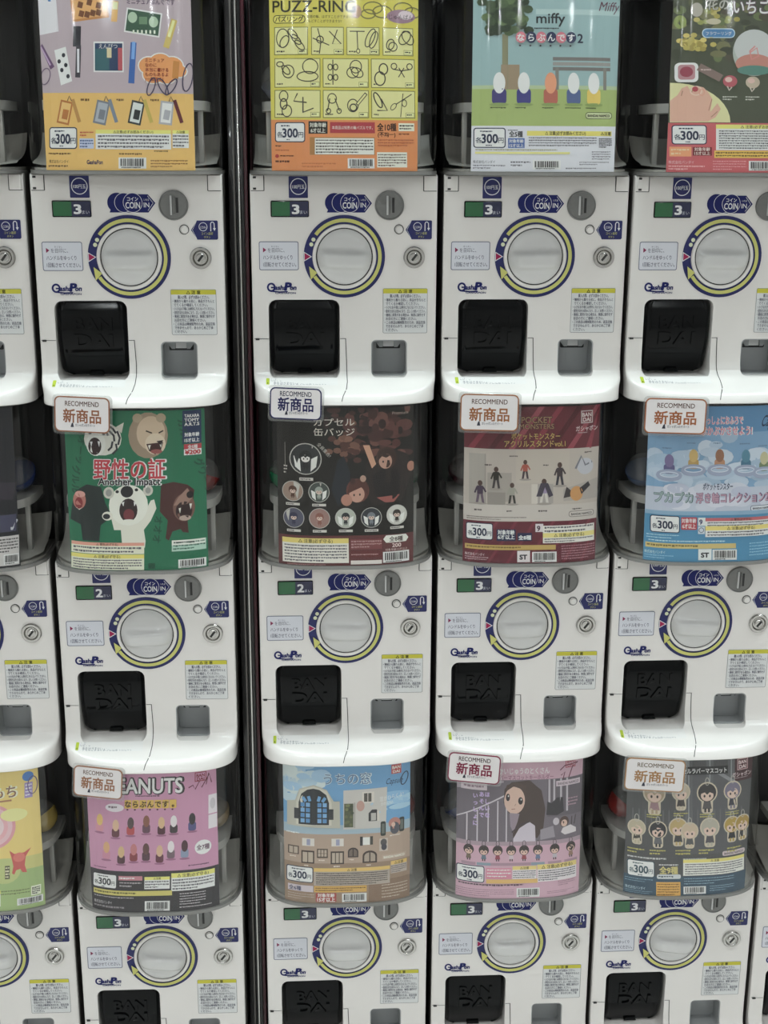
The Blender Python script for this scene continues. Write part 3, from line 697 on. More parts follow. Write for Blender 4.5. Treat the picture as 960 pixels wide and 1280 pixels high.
def art_B0(k):
    k.R(215, 0, 865, 492, 'bfb43c', 0); k.R(215, 488, 865, 705, 'c87a40', 1)
    for x, y, r in ((660, 30, 40), (640, 55, 30), (700, 45, 40), (790, 30, 40), (830, 45, 35)): k.O(x, y, r, r*.6, 5, '6a6438', 2)
    k.E(780, 62, 62, 28, '8f7080', 3); k.E(800, 56, 32, 18, 'c8b8c0', 4); k.use('lettering').T('じゅんばん', 780, 72, 22, '2c2228', 5, al='c'); k.E(590, 45, 22, 28, 'a8886a', 2)
    k.T('PUZZ-RING', 238, 48, 66, '2c2a14', 3, w=348, bold=.012); k.RR(240, 60, 376, 94, 15, '2c2a14', 2); k.RR(243, 63, 373, 91, 13, 'c8be50', 3); k.T('パズリング', 308, 86, 25, '2c2a14', 4, w=118, al='c', bold=.02)
    k.T('知恵の輪、はずすことができますか?', 382, 72, 14, '3a2a10', 3, w=205); k.T('もどすことができますか?', 388, 90, 14, '3a2a10', 3, w=140); k.use('artwork')
    cells = [(245, 387, 108, 222), (400, 537, 108, 222), (548, 687, 108, 222), (700, 832, 108, 222)]+[(a, b, y0, y1) for y0, y1 in ((235, 355), (365, 480)) for a, b in ((246, 438), (448, 640), (650, 837))]
    D = '34302a'
    for n, (a, b, y0, y1) in enumerate(cells):
        k.R(a, y0, b, y1, '6a6830', 1); k.R(a+3, y0+3, b-3, y1-3, 'c9c584', 2); k.R(b-42, y1-24, b-4, y1-4, '8a8648', 3); k.R(b-40, y1-22, b-6, y1-6, 'd0cc90', 4); k.micro(b-37, y1-20, b-8, y1-8, 1, D, 5)
        k.micro(a+10, y1-20, a+48, y1-8, 1, D, 4)
        w, h = b-a, y1-y0; X = lambda u: a+w*u; Y = lambda v: y0+h*v
        if n == 0: k.O(X(.25), Y(.4), 26, 38, 4, D, 4); k.O(X(.3), Y(.52), 16, 26, 4, D, 4, a=30); [k.O(X(.55+.1*i), Y(.25+.2*i), 12, 26, 4, D, 4, a=-45) for i in range(3)]
        elif n == 1: k.L([(X(.2), Y(.05)), (X(.3), Y(.5)), (X(.25), Y(.95))], 4, D, 4); k.L([(X(.05), Y(.4)), (X(.55), Y(.65))], 4, D, 4); k.O(X(.27), Y(.45), 14, 14, 4, D, 4); k.L([(X(.55), Y(.15)), (X(.92), Y(.6)), (X(.65), Y(.6)), (X(.8), Y(.1))], 4, D, 4)
        elif n == 2: k.L([(X(.1), Y(.15)), (X(.55), Y(.15))], 4, D, 4); k.L([(X(.32), Y(.15)), (X(.34), Y(.8))], 4, D, 4); k.O(X(.35), Y(.85), 7, 9, 3, D, 4); k.O(X(.72), Y(.38), 16, 40, 4, D, 4, a=25); k.O(X(.82), Y(.45), 14, 36, 4, D, 4, a=20)
        elif n == 3: k.O(X(.25), Y(.6), 16, 22, 4, D, 4, a=20); k.O(X(.33), Y(.68), 18, 18, 4, D, 4); k.O(X(.72), Y(.35), 20, 32, 4, D, 4, a=40); k.O(X(.82), Y(.35), 20, 32, 4, D, 4, a=-40)
        elif n == 4: k.O(X(.12), Y(.2), 14, 10, 4, D, 4); k.O(X(.3), Y(.45), 24, 26, 4, D, 4); k.O(X(.25), Y(.4), 12, 22, 4, D, 4, a=-40); k.O(X(.78), Y(.28), 32, 30, 4, D, 4); k.O(X(.72), Y(.62), 44, 20, 4, D, 4)
        elif n == 5: k.L([(X(.22), Y(.05)), (X(.22), Y(.9))], 4, D, 4); [k.O(X(.22+d), Y(v), 9, 12, 4, D, 4) for d in (-.06, .06) for v in (.3, .65)]; k.O(X(.72), Y(.28), 24, 26, 4, D, 4); k.O(X(.65), Y(.48), 24, 22, 4, D, 4); k.O(X(.75), Y(.48), 26, 18, 4, D, 4, a=30)
        elif n == 6: k.O(X(.28), Y(.35), 18, 22, 5, D, 4); k.O(X(.2), Y(.68), 22, 28, 5, D, 4); k.O(X(.52), Y(.25), 12, 12, 4, D, 4); k.O(X(.88), Y(.25), 12, 12, 4, D, 4); k.L([(X(.5), Y(.35)), (X(.7), Y(.4)), (X(.88), Y(.35))], 4, D, 4); k.L([(X(.62), Y(.62)), (X(.75), Y(.3))], 4, D, 4); k.L([(X(.76), Y(.62)), (X(.63), Y(.3))], 4, D, 4)
        elif n == 7: k.O(X(.2), Y(.22), 18, 22, 4, D, 4); k.O(X(.2), Y(.5), 14, 22, 5, D, 4); k.O(X(.27), Y(.75), 20, 24, 4, D, 4); k.L([(X(.5), Y(.12)), (X(.42), Y(.4)), (X(.7), Y(.45))], 5, D, 4); k.L([(X(.62), Y(.25)), (X(.62), Y(.82))], 5, D, 4); k.L([(X(.62), Y(.8)), (X(.85), Y(.65))], 4, D, 4)
        elif n == 8: k.O(X(.2), Y(.3), 18, 20, 4, D, 4); k.L([(X(.15), Y(.3)), (X(.1), Y(.75))], 4, D, 4); k.L([(X(.26), Y(.3)), (X(.36), Y(.75))], 4, D, 4); k.O(X(.12), Y(.75), 9, 10, 4, D, 4); k.O(X(.35), Y(.75), 9, 10, 4, D, 4); k.O(X(.65), Y(.55), 22, 26, 4, D, 4); k.O(X(.66), Y(.62), 14, 14, 5, D, 4); k.Q(X(.84), Y(.32), 14, 62, 40, D, 4); k.Q(X(.84), Y(.32), 8, 54, 40, 'c9c584', 5)
        else: k.O(X(.15), Y(.35), 12, 34, 5, D, 4, a=-25); k.L([(X(.13), Y(.72)), (X(.36), Y(.72)), (X(.22), Y(.3))], 5, D, 4); k.O(X(.5), Y(.58), 9, 16, 3, D, 4, a=40); k.L([(X(.55), Y(.5)), (X(.92), Y(.12))], 4, D, 4); k.L([(X(.72), Y(.1)), (X(.66), Y(.95))], 3, D, 4); k.O(X(.75), Y(.45), 10, 14, 3, D, 4)
    k.price(248, 498, 374, 582); k.use('notice_box'); k.R(388, 494, 467, 546, '221c18', 2); k.T('対象年齢', 427, 517, 20, 'd8d0c0', 3, w=68, al='c', bold=.02); k.T('6才以上', 427, 540, 20, 'd8d0c0', 3, w=60, al='c', bold=.02)
    k.R(477, 497, 664, 543, 'a02a34', 2); k.T('本商品は知恵の輪パズルです。', 570, 526, 16, 'e8c8c0', 3, w=170, al='c'); k.R(764, 500, 832, 533, 'd8ccb8', 2); k.micro(768, 505, 828, 530, 2, '3a3028'); k.use('lettering')
    k.T('全10種', 674, 530, 34, '3a2010', 3, w=80, bold=.03); k.T('(不均一)', 676, 556, 22, '3a2010', 3, w=74, bold=.02); k.use('artwork'); k.micro(765, 540, 830, 552, 1, '7a3a18')
    k.use('notice_box'); k.R(393, 560, 663, 634, '9a6a30', 1); k.R(414, 564, 660, 632, 'd6cfc4', 2); k.micro(418, 568, 656, 630, 5, '4a4440'); k.R(672, 622, 799, 686, 'd6ccc0', 2); k.micro(676, 628, 795, 684, 5, '5a4a44'); k.use('artwork'); k.micro(675, 566, 830, 600, 3, 'a8562c'); k.bar(550, 648, 661, 690)
    k.micro(250, 592, 280, 604, 1, '5a2c14'); k.E(257, 640, 8, 8, 'a02a24', 2); k.micro(270, 634, 355, 646, 1, '5a2c14'); k.micro(250, 655, 320, 672, 1, '5a2c14'); k.micro(250, 610, 330, 622, 1, 'a8582c'); k.micro(360, 665, 500, 690, 2, 'b0602c')
def art_C0(k):
    k.R(200, 0, 920, 410, '87a3a6', 0); k.R(200, 385, 920, 420, '9fb08a', 0); k.R(200, 402, 920, 578, '93a45e', 1); k.R(200, 574, 920, 795, 'c4c4cc', 2)
    k.R(345, 150, 372, 405, '7c7a5e', 2); random.seed(3)
    for i in range(110): k.E(360+random.gauss(0, 50), 62+random.gauss(0, 44), 25, 19, random.choice(('33422c', '465838', '566a42', '3c4c32', '2c3a28')), 2+i % 4, 8)
    for y in (262, 285, 308): k.R(580, y-8, 858, y+8, '6e6a68' if y != 285 else '8a8784', 3)
    for x in (600, 830): k.R(x-8, 300, x+8, 405, '77756f', 2)
    k.R(340, 290, 425, 405, '8d7a62', 1); k.R(500, 36, 910, 60, '9db4b4', 1)
    for x, c1, c2 in ((332, 'd6d4d2', '3a356e'), (445, 'd6d4d2', '39387a'), (570, 'd88a66', 'a85a4a'), (678, 'd2d4da', '4a5a86'), (775, 'd6d4cc', 'd2b24c')): k.peg(x, 400, 66, 145, c1, c2); k.E(x, 474, 44, 8, '7d9150', 2); k.micro(x-40, 484, x+40, 496, 1, '4a5530')
    k.use('lettering').T('miffy', 503, 100, 66, '22262a', 4, w=134, bold=.012); k.micro(492, 118, 625, 130, 1, '33383c')
    for x, c, t in zip((430, 478, 525, 572, 618, 665), ('c26a78', '2a3050', 'c26a78', '2a3050', 'c26a78', '2a3050'), 'ならぶんです'): k.E(x, 165, 24, 26, c, 3); k.T(t, x, 180, 38, 'e4dede', 4, al='c', bold=.02); k.E(x-4, 203, 5, 4, '3a2a34', 3, 8)
    k.T('2', 697, 188, 58, '22263a', 4, bold=.02); k.T('Miffy', 800, 40, 60, '5a2c40', 3, w=100, shear=.3); k.RR(734, 508, 867, 540, 14, '3c4428', 2); k.RR(737, 511, 864, 537, 12, 'b4bc90', 3); k.T('BANDAI NAMCO', 800, 530, 17, '2c3020', 4, w=110, al='c', bold=.03)
    k.price(217, 583, 362, 678); k.T('全5種', 378, 624, 30, '2a2a30', 3, w=62, bold=.03); k.micro(372, 590, 455, 600, 1, '555')if False else k.micro(372, 590, 455, 600, 1, '555560'); k.use('notice_box'); k.R(373, 632, 449, 678, '3a5a9c', 3); k.T('対象年齢', 411, 652, 18, 'dde2ee', 4, w=66, al='c', bold=.02); k.T('15才以上', 411, 673, 18, 'dde2ee', 4, w=66, al='c', bold=.02)
    k.R(460, 597, 865, 620, 'cfc254', 3); k.T('△ 注意(必ずお読みください)', 640, 615, 20, '3a3620', 4, w=190, al='c', bold=.02); k.T('△注意', 835, 615, 18, '3a3620', 4, al='c', bold=.02); k.use('artwork'); k.micro(468, 624, 790, 672, 4, '66646c'); k.micro(800, 628, 866, 676, 5, '55535c', 3, .75)
    k.micro(225, 682, 660, 692, 1, '8a8654'); k.R(225, 696, 660, 706, 'cfc878', 3); k.T('株式会社バンダイ', 216, 750, 16, '3a3a44', 3, w=98); k.micro(216, 756, 360, 780, 2, '77757e'); k.micro(385, 738, 475, 768, 2, '66646c'); k.bar(487, 735, 616, 779); k.micro(765, 690, 860, 735, 4, '77757e'); k.micro(705, 740, 850, 760, 2, '77757e'); k.micro(640, 768, 870, 780, 1, '77757e')
    random.seed(11)
def art_D0(k):
    k.R(330, 0, 1250, 730, '45493a', 0); random.seed(5)
    for i in range(70): k.E(random.uniform(380, 1240), random.uniform(0, 330), random.uniform(18, 55), random.uniform(15, 40), random.choice(('55583e', '3a3e30', '6b6a48', '4a4538', '5f6a44', '383a33')), 1+i % 3, 9)
    for i in range(34): k.E(490+random.gauss(0, 62), 245+random.gauss(0, 24), 18, 15, random.choice(('a89a4a', 'bfae5c', '94843c')), 4+i % 2, 8)
    for i in range(12): k.E(580+random.gauss(0, 45), 80+random.gauss(0, 30), 18, 15, random.choice(('9a8e44', '868a4a', 'aca05c')), 4, 8)
    k.E(500, 45, 32, 42, 'a09a90', 4); k.E(415, 115, 32, 40, '7d8a48', 4); k.E(590, 115, 40, 18, 'b0a890', 4)
    k.RR(527, 156, 708, 213, 26, 'a8c0d0', 5); k.RR(532, 161, 703, 208, 22, '3f72a0', 6); k.use('lettering').T('フラワーリング', 618, 195, 24, 'cfe0ee', 7, w=140, al='c'); k.use('artwork')
    k.E(815, 300, 120, 140, '9aa29c', 4, 28); k.E(815, 270, 112, 108, 'aeb0b0', 5, 28); k.E(815, 365, 105, 58, 'b0766a', 5, 24); k.E(815, 405, 96, 30, '4f7a70', 6, 20); k.L([(790, 300), (830, 270), (840, 320), (800, 340), (790, 290), (820, 260)], 8, 'c07a78', 6)
    k.E(1060, 360, 125, 110, '7d9a96', 4, 24); k.E(1060, 390, 100, 50, 'a88078', 5)
    for x, y, c in ((680, 472, 'a8505a'), (807, 478, 'b0a08c'), (935, 480, '8a7a70'), (1060, 480, 'a07078')): k.E(x, y, 40, 36, c, 3); k.E(x-8, y-10, 20, 16, 'c8a8a0', 4); k.L([(x-15, y+30), (x-5, y+55), (x+10, y+35)], 8, 'b8b0a4', 4); k.micro(x-40, 560, x+40, 590, 2, 'b8b8ae')
    k.P([(360, 482)]+[(360+322*math.sin(math.radians(a)), 722-242*math.cos(math.radians(a))) for a in range(0, 91, 9)]+[(360, 722)], 'c4c08e', 3)
    k.P([(362, 590), (400, 555), (420, 515), (450, 500), (470, 540), (500, 500), (535, 510), (560, 540), (582, 580), (570, 660), (610, 605), (628, 640), (600, 690), (560, 715), (362, 718)], 'c79a86', 4)
    for a, b in (((418, 560), (425, 530)), ((580, 580), (562, 650)), ((470, 545), (478, 520)), ((610, 655), (575, 690))): k.L([a, b], 4, '9a6a58', 5)
    k.O(495, 530, 30, 26, 8, 'd8b0a0', 5); k.E(490, 520, 16, 16, 'a03a44', 6); k.O(525, 540, 14, 18, 4, 'c88a78', 6)
    k.RR(385, 360, 507, 478, 26, 'd2cccc', 3); k.RR(402, 372, 490, 462, 18, 'a87a80', 4); k.E(445, 415, 34, 32, '8a3a4a', 5); k.Q(570, 420, 140, 46, 30, '7a6660', 3); k.micro(520, 395, 600, 415, 1, 'b8a09c', 4)
    k.use('lettering').TO('いちごいちえ', 700, 62, 92, 'd5ccd0', '6a4a62', 6, w=420); k.TO('花の', 555, 40, 70, 'a8a8a0', '4a4a40', 6, w=120); k.use('artwork')
    k.R(330, 725, 1250, 1035, 'b54f55', 2); k.price(368, 738, 552, 858); k.R(357, 872, 469, 932, 'cf8a5c', 3); k.micro(365, 880, 460, 928, 2, 'e0b088', 4); k.R(476, 874, 579, 926, '6a141c', 3); k.use('lettering').T('対象年齢', 527, 896, 24, 'd8b8b0', 4, w=84, al='c', bold=.02); k.T('15才以上', 527, 921, 24, 'd8b8b0', 4, w=84, al='c', bold=.02); k.use('artwork')
    k.warn(602, 735, 1150, 892, 8, .16, '△ 注意(必ずお読みください)'); k.R(592, 895, 1150, 940, 'cfa83c', 3); k.micro(600, 900, 1140, 936, 2, '6a5018', 4)
    k.use('lettering').T('株式会社バンダイ', 352, 976, 22, 'e0b0b0', 3, w=130); k.use('artwork'); k.micro(352, 985, 540, 1020, 2, 'd09a9a'); k.micro(585, 955, 770, 1020, 4, 'cc8a8e', 3, .4); k.bar(785, 958, 943, 1018)
    random.seed(12)
def art_Z1(k):
    k.R(-700, 0, 60, 600, '15161e', 0); k.L([(-300, 250), (20, 300)], 60, '2a2430', 1); k.L([(-400, 380), (15, 430), (30, 400)], 10, 'b0b0b8', 2); k.R(-60, 380, 25, 440, '3a3a52', 1)
    k.R(-200, 455, 34, 560, 'b4b0b0', 2); k.micro(-190, 462, 30, 515, 5, '4a4648'); k.bar(-12, 520, 33, 556)
def art_A1(k):
    k.R(90, 100, 760, 830, '0f6244', 0)
    for x, y, t, a in ((180, 190, 'ガオーッ', 96), (150, 360, 'グルル', 92), (620, 160, 'ガルルル', 80), (690, 340, 'グワーッ', 70), (520, 580, 'オオオ', 95)):
        k.T(t, x, y, 42, '0a4430', 1, rot=a, bold=.03)
    # white tiger
    k.E(285, 240, 85, 72, 'c4c2ba', 2); k.P([(340, 190), (380, 168), (370, 215)], 'b8b4aa', 2); k.P([(215, 180), (205, 205), (240, 200)], 'b8b4aa', 2); k.E(255, 262, 44, 52, 'd2cec6', 3); k.E(250, 272, 30, 38, '2c1a1c', 4); k.P([(228, 252), (240, 252), (234, 275)], 'd8d4cc', 5); k.P([(262, 250), (274, 250), (270, 275)], 'd8d4cc', 5)
    for p in ([(300, 175), (330, 195), (345, 215)], [(315, 205), (335, 225), (338, 250)], [(330, 250), (325, 275), (310, 290)], [(295, 200), (310, 225)], [(350, 205), (362, 235), (355, 265)], [(240, 185), (265, 195)], [(345, 260), (350, 285), (330, 305)]): k.L(p, 9, '25252c', 4)
    k.E(290, 218, 8, 6, '1c2230', 4, 8); k.E(228, 215, 8, 6, '1c2230', 4, 8)
    # lion
    k.E(488, 225, 88, 100, '8d7a66', 2); k.E(500, 215, 64, 74, 'b59f86', 3); k.E(520, 262, 46, 46, 'c2b29c', 4); k.P([(480, 262), (555, 255), (545, 290), (520, 308), (492, 292)], '3a1c1c', 5); k.P([(488, 268), (500, 266), (494, 288)], 'd8d0c0', 6); k.P([(538, 260), (550, 258), (545, 280)], 'd8d0c0', 6); k.P([(525, 250), (555, 246), (545, 268)], '2a2220', 6); k.L([(478, 205), (505, 215)], 6, '2a2018', 5); k.L([(535, 215), (555, 205)], 6, '2a2018', 5)
    k.E(440, 150, 22, 20, '9a8870', 3); k.E(545, 150, 22, 20, '9a8870', 3); k.E(525, 295, 26, 10, '8a4a48', 6)
    # gorilla
    k.P([(165, 470), (215, 440), (280, 450), (300, 520), (330, 580), (280, 620), (275, 690), (200, 690), (190, 620), (140, 600), (150, 520)], '1c2626', 2); k.E(182, 512, 30, 40, 'a8685f', 4); k.E(180, 525, 18, 26, '7a2428', 5); k.E(185, 485, 24, 14, 'c08a80', 5); k.P([(168, 545), (195, 545), (182, 556)], 'd0c4b8', 6)
    # polar bear
    k.P([(320, 560), (340, 640), (370, 640), (375, 700), (475, 720), (478, 690), (470, 640), (500, 600), (525, 545), (515, 505), (500, 510), (470, 570), (450, 590), (350, 590)], 'c6c4b8', 3); k.E(402, 530, 86, 90, 'cfccc2', 4, 24); k.E(315, 475, 24, 26, 'b5b2a8', 3); k.E(488, 465, 22, 24, 'b5b2a8', 3); k.E(315, 475, 14, 16, '8a8a86', 4); k.E(488, 465, 12, 14, '8a8a86', 4)
    k.E(395, 470, 28, 26, '1c1c20', 5); k.E(352, 470, 8, 7, '1c1c20', 5, 8); k.E(437, 462, 8, 7, '1c1c20', 5, 8); k.E(402, 552, 40, 52, '2a1a1c', 5, 20); k.E(404, 572, 24, 26, '6a2c32', 6); k.P([(372, 518), (384, 514), (380, 535)], 'd8d4c8', 6); k.P([(425, 514), (436, 520), (428, 536)], 'd8d4c8', 6); k.E(404, 598, 26, 6, 'd0ccc0', 6); k.E(310, 578, 24, 20, 'c6c4b8', 4); k.E(306, 580, 16, 12, '20242a', 5)
    # brown bear
    k.P([(545, 440), (600, 430), (660, 445), (690, 470), (680, 560), (660, 610), (665, 660), (640, 655), (630, 640), (595, 650), (580, 690), (565, 680), (575, 600), (540, 560)], '42211f', 2); k.E(645, 545, 48, 62, '6a4a40', 3); k.E(645, 560, 36, 42, '2a1416', 4, 18); k.P([(620, 500), (660, 460), (685, 500), (660, 530), (600, 535)], '8a6a5e', 4); k.E(672, 490, 16, 16, '1c1416', 5); k.E(650, 592, 26, 12, 'a08a80', 5); k.P([(622, 548), (632, 546), (628, 572)], 'd8d0c0', 6); k.P([(668, 530), (680, 530), (674, 556)], 'd8d0c0', 6)
    k.use('lettering').TO('野性の証', 246, 408, 96, 'b02a38', 'd5cfd0', 7, w=322, ob=.045, bold=.018); k.TO('Another Impact', 268, 441, 45, '1c1c20', 'd5cfd0', 7, w=278, ob=.06, bold=.025)
    k.R(640, 122, 722, 265, '1c2c50', 2)
    for y, t in ((152, 'TAKARA'), (170, 'TOMY'), (188, 'A.R.T.S'), (234, '対象年齢'), (258, '15才以上')): k.T(t, 681, y, 19, 'd4dae4', 3, w=64, al='c', bold=.03)
    k.R(646, 268, 722, 292, 'a8323c', 2); k.T('全5種', 684, 287, 18, 'e4d4d4', 3, w=42, al='c', bold=.02); k.R(646, 290, 722, 316, 'd6d0cc', 3); k.T('¥200', 684, 312, 25, 'a8242c', 4, w=66, al='c', bold=.04); k.use('artwork')
    k.warn(147, 697, 472, 748, 2, .28, '△ 警告(必ず守る)', 'c88a78', 'd4cdb8'); k.warn(147, 750, 472, 820, 4, .25, '△ 注意(必ず守る)', 'd0c25c', 'd4cdb8'); k.R(592, 690, 739, 740, '9ab8aa', 2); k.micro(598, 695, 735, 737, 3, '2a5a48'); k.R(592, 690, 735, 712, 'c8ccc4', 3); k.micro(600, 695, 700, 708, 1, '3a3a3c', 4); k.bar(620, 778, 739, 817); k.RR(490, 790, 520, 815, 3, '0a4430', 2)
def art_B1(k):
    k.R(150, 150, 815, 770, '15120f', 0); random.seed(9)
    for i in range(80): k.E(600+random.gauss(0, 90), 260+random.gauss(0, 70), random.uniform(12, 45), random.uniform(10, 30), random.choice(('4a2826', '38201e', '57342e', '2c1a1a', '633f36', '3f2523', '241616')), 1+i % 3, 9)
    for i in range(30): k.E(500+random.gauss(0, 40), 330+random.gauss(0, 40), 20, 14, random.choice(('6d4a3c', '7d5646', '4a2c26')), 4, 8)
    k.P([(575, 410), (680, 340), (770, 380), (790, 470), (740, 600), (600, 620), (560, 520)], '241b1a', 5); k.P([(600, 480), (650, 440), (720, 450), (760, 540), (700, 590), (620, 590)], '171213', 5); k.E(668, 392, 48, 54, '3d2822', 6); k.E(664, 408, 31, 36, 'a8806e', 6); k.P([(626, 408), (632, 362), (668, 344), (712, 362), (712, 412), (694, 378), (668, 392), (648, 384)], '32201c', 7); k.E(653, 410, 4, 6, '1c1414', 7, 8); k.E(676, 408, 4, 6, '1c1414', 7, 8); k.P([(560, 330), (590, 330), (620, 420), (600, 440)], 'b88a70', 6)
    k.P([(440, 400), (470, 380), (500, 460), (490, 560), (440, 620), (410, 540)], '1c2028', 5); k.E(532, 545, 54, 58, '5a3028', 6); k.E(528, 562, 36, 40, 'ad8272', 6); k.P([(484, 560), (496, 505), (545, 485), (582, 520), (578, 565), (552, 528), (515, 545)], '4a2822', 7); k.E(515, 566, 4, 6, '1c1414', 7, 8); k.E(542, 564, 4, 6, '1c1414', 7, 8); k.E(510, 500, 12, 16, '3a1c1c', 7); k.E(558, 488, 14, 16, 'a08070', 7); k.P([(620, 580), (730, 570), (700, 605), (660, 605)], '8a4a44', 6); k.E(480, 590, 26, 28, 'a07060', 6); k.E(785, 440, 18, 24, '9a6a58', 5)
    k.use('lettering'); k.T('カプセル', 332, 236, 40, 'c4bfb4', 6, w=190, bold=.005); k.T('缶バッジ', 332, 282, 40, 'c4bfb4', 6, w=190, bold=.005); k.T('Premium', 700, 190, 20, '9a8a80', 6, w=75); k.use('artwork')
    k.L([(197, 320), (197, 430)], 2, '8a8680', 2); k.micro(190, 425, 206, 470, 3, 'a8a49c')
    def badge(x, y, r, hair, skin, bgc, wing):
        k.E(x, y, r, r, 'a8a6a0', 6, 28); k.E(x, y, r*.94, r*.94, bgc, 7, 28)
        if wing: k.P([(x-r*.75, y-r*.2), (x-r*.35, y), (x-r*.3, y+r*.8), (x-r*.65, y+r*.5)], 'cfcdc8', 8); k.P([(x+r*.75, y-r*.2), (x+r*.35, y), (x+r*.3, y+r*.8), (x+r*.65, y+r*.5)], 'cfcdc8', 8)
        k.chibi(x, y-r*.08, r*.72, hair, skin, hair, None, 9)
    badge(292, 395, 75, '1a1a1c', 'c8c4c0', '2a2c2e', True); k.use('lettering').T('全員集合!', 345, 325, 20, 'b0aca4', 6, rot=48); k.use('artwork')
    for x, y, h, b in ((230, 550, '4a2c20', '8a7468'), (352, 552, '8a9088', '3a423e'), (233, 678, '2c2c44', '4a4a5c'), (353, 678, '7a4a40', '8a6a64'), (474, 676, '22262a', 'a0a49a'), (594, 676, '6a7078', '2c3036'), (714, 668, '2a221e', 'b4b2ac')):
        badge(x, y, 49, h, 'c0a89c', b, x > 400 or x == 352); k.R(x-32, y+56, x+32, y+68, 'b8b4ae', 6); k.micro(x-28, y+58, x+28, y+67, 1, '2a2826', 7)
    k.R(262, 484, 326, 498, 'b8b4ae', 6); k.micro(266, 487, 322, 496, 1, '2a2826', 7)
    k.R(150, 762, 815, 915, '572a2c', 1); k.warn(178, 775, 486, 895, 6, .2, '△ 注意(必ず守る)', 'c8b65c', 'cfc8c0'); k.R(495, 780, 642, 830, '6d3638', 2); k.micro(498, 785, 640, 826, 3, 'a07a7a'); k.R(495, 836, 642, 870, '5a2426', 2); k.micro(498, 850, 640, 862, 1, 'a07a7a'); k.R(495, 884, 640, 903, 'c8c0bc', 2); k.P([(648, 784), (662, 766), (756, 766), (768, 784), (756, 802), (662, 802)], 'd0ccc4', 2)
    k.use('lettering').T('全8種', 709, 795, 26, '3a2a28', 4, w=64, al='c', bold=.02); k.T('200', 690, 825, 26, 'd0b8b4', 4, w=42, bold=.02); k.T('対象年齢15才以上', 710, 842, 14, 'c0a8a4', 4, w=105, al='c'); k.use('artwork'); k.bar(646, 846, 770, 899); k.micro(200, 900, 420, 908, 1, 'a07a7a')
    random.seed(13)
def art_C1(k):
    k.R(125, 95, 810, 310, '5c1c28', 0)
    for i in range(9): k.P([(150+i*95, 310), (180+i*95, 310), (330+i*95, 95), (300+i*95, 95)], ('7d2a38', '4a141e', '8a3c48')[i % 3], 1)
    k.R(125, 306, 810, 660, 'a89e96', 2); k.R(160, 330, 238, 575, '8d8680', 3); k.R(160, 330, 232, 570, '98918a', 4); k.R(245, 420, 360, 560, '958d86', 3); k.R(245, 515, 330, 575, '857e78', 4); k.R(455, 475, 560, 570, '958d88', 3); k.R(455, 475, 485, 570, 'b8b0a8', 4); k.P([(610, 500), (790, 455), (790, 555), (610, 560)], '9a928c', 3); k.R(380, 310, 640, 470, 'aca298', 3)
    k.R(125, 575, 810, 656, 'b0a8a2', 3); k.micro(150, 632, 430, 652, 2, '6a625e')
    for x, y, h, c1, c2 in ((211, 515, 112, '3a2c40', '5a4a5a'), (286, 445, 108, '2a2620', '3a3436'), (362, 520, 105, '8d8a80', '33302c'), (425, 405, 95, '9a4a3c', '3a2c34'), (516, 510, 122, '8a7a98', 'b8b2ac'), (592, 428, 115, '3a3034', '2c2a34')):
        k.E(x, y-h*.38, h*.1, h*.12, '4a3630', 5); k.P([(x-h*.13, y-h*.27), (x+h*.13, y-h*.27), (x+h*.12, y+h*.1), (x-h*.12, y+h*.1)], c1, 5); k.P([(x-h*.12, y+h*.08), (x-h*.01, y+h*.08), (x-h*.08, y+h*.48), (x-h*.18, y+h*.48)], c2, 5); k.P([(x+h*.12, y+h*.08), (x+h*.01, y+h*.08), (x+h*.08, y+h*.48), (x+h*.18, y+h*.48)], c2, 5)
        k.L([(x-h*.12, y-h*.22), (x-h*.22, y+h*.05)], h*.07, c1, 6); k.L([(x+h*.12, y-h*.22), (x+h*.24, y)], h*.07, c1, 6); k.E(x, y+h*.5, h*.3, h*.05, '8d857f', 4)
    k.P([(478, 535), (500, 470), (535, 470), (560, 530), (540, 540), (520, 490), (505, 535)], '3c3644', 6); k.E(720, 395, 42, 40, 'a8a8b0', 5); k.L([(670, 405), (700, 345), (720, 390), (755, 375)], 10, '6a6a74', 6); k.P([(610, 545), (625, 490), (660, 520), (690, 530)], '3a3436', 5); k.E(675, 525, 32, 36, 'b5824a', 6); k.P([(690, 500), (735, 470), (745, 490), (700, 530)], '2c2a30', 6)
    for x, y in ((258, 383), (375, 340), (537, 384), (742, 328), (210, 602), (362, 605), (514, 605), (680, 600)): k.micro(x-26, y-6, x+26, y+8, 1, '4a4240', 5)
    k.use('lettering'); k.TO('POCKET', 480, 182, 42, '8a6a4a', '2c1418', 4, w=150, al='c'); k.TO('MONSTERS', 480, 210, 34, '8a6a4a', '2c1418', 4, w=170, al='c'); k.TO('ポケットモンスター', 476, 258, 34, 'b0904c', '2a1014', 4, w=238, al='c'); k.TO('アクリルスタンドvol.1', 472, 294, 36, 'b0904c', '2a1014', 4, w=300, al='c')
    k.R(698, 128, 759, 189, 'b0a0a0', 3); k.R(703, 133, 754, 184, '6a2430', 4); k.T('BAN', 728, 157, 26, 'c8b8b8', 5, w=46, al='c', bold=.03); k.T('DAI', 728, 180, 26, 'c8b8b8', 5, w=40, al='c', bold=.03); k.T('ガシャポン', 728, 224, 28, 'c8b4b4', 4, w=112, al='c', bold=.01); k.micro(680, 229, 780, 238, 1, 'a08a8a'); k.RR(636, 610, 765, 639, 12, '6a6460', 4); k.RR(639, 613, 762, 636, 10, 'b8b0aa', 5); k.T('BANDAI NAMCO', 701, 631, 16, '3a3434', 6, w=106, al='c', bold=.03); k.use('artwork')
    k.R(125, 656, 810, 870, '5a1c2a', 2)
    for i in range(8): k.P([(150+i*90, 870), (165+i*90, 870), (300+i*90, 656), (285+i*90, 656)], '6d2634', 3)
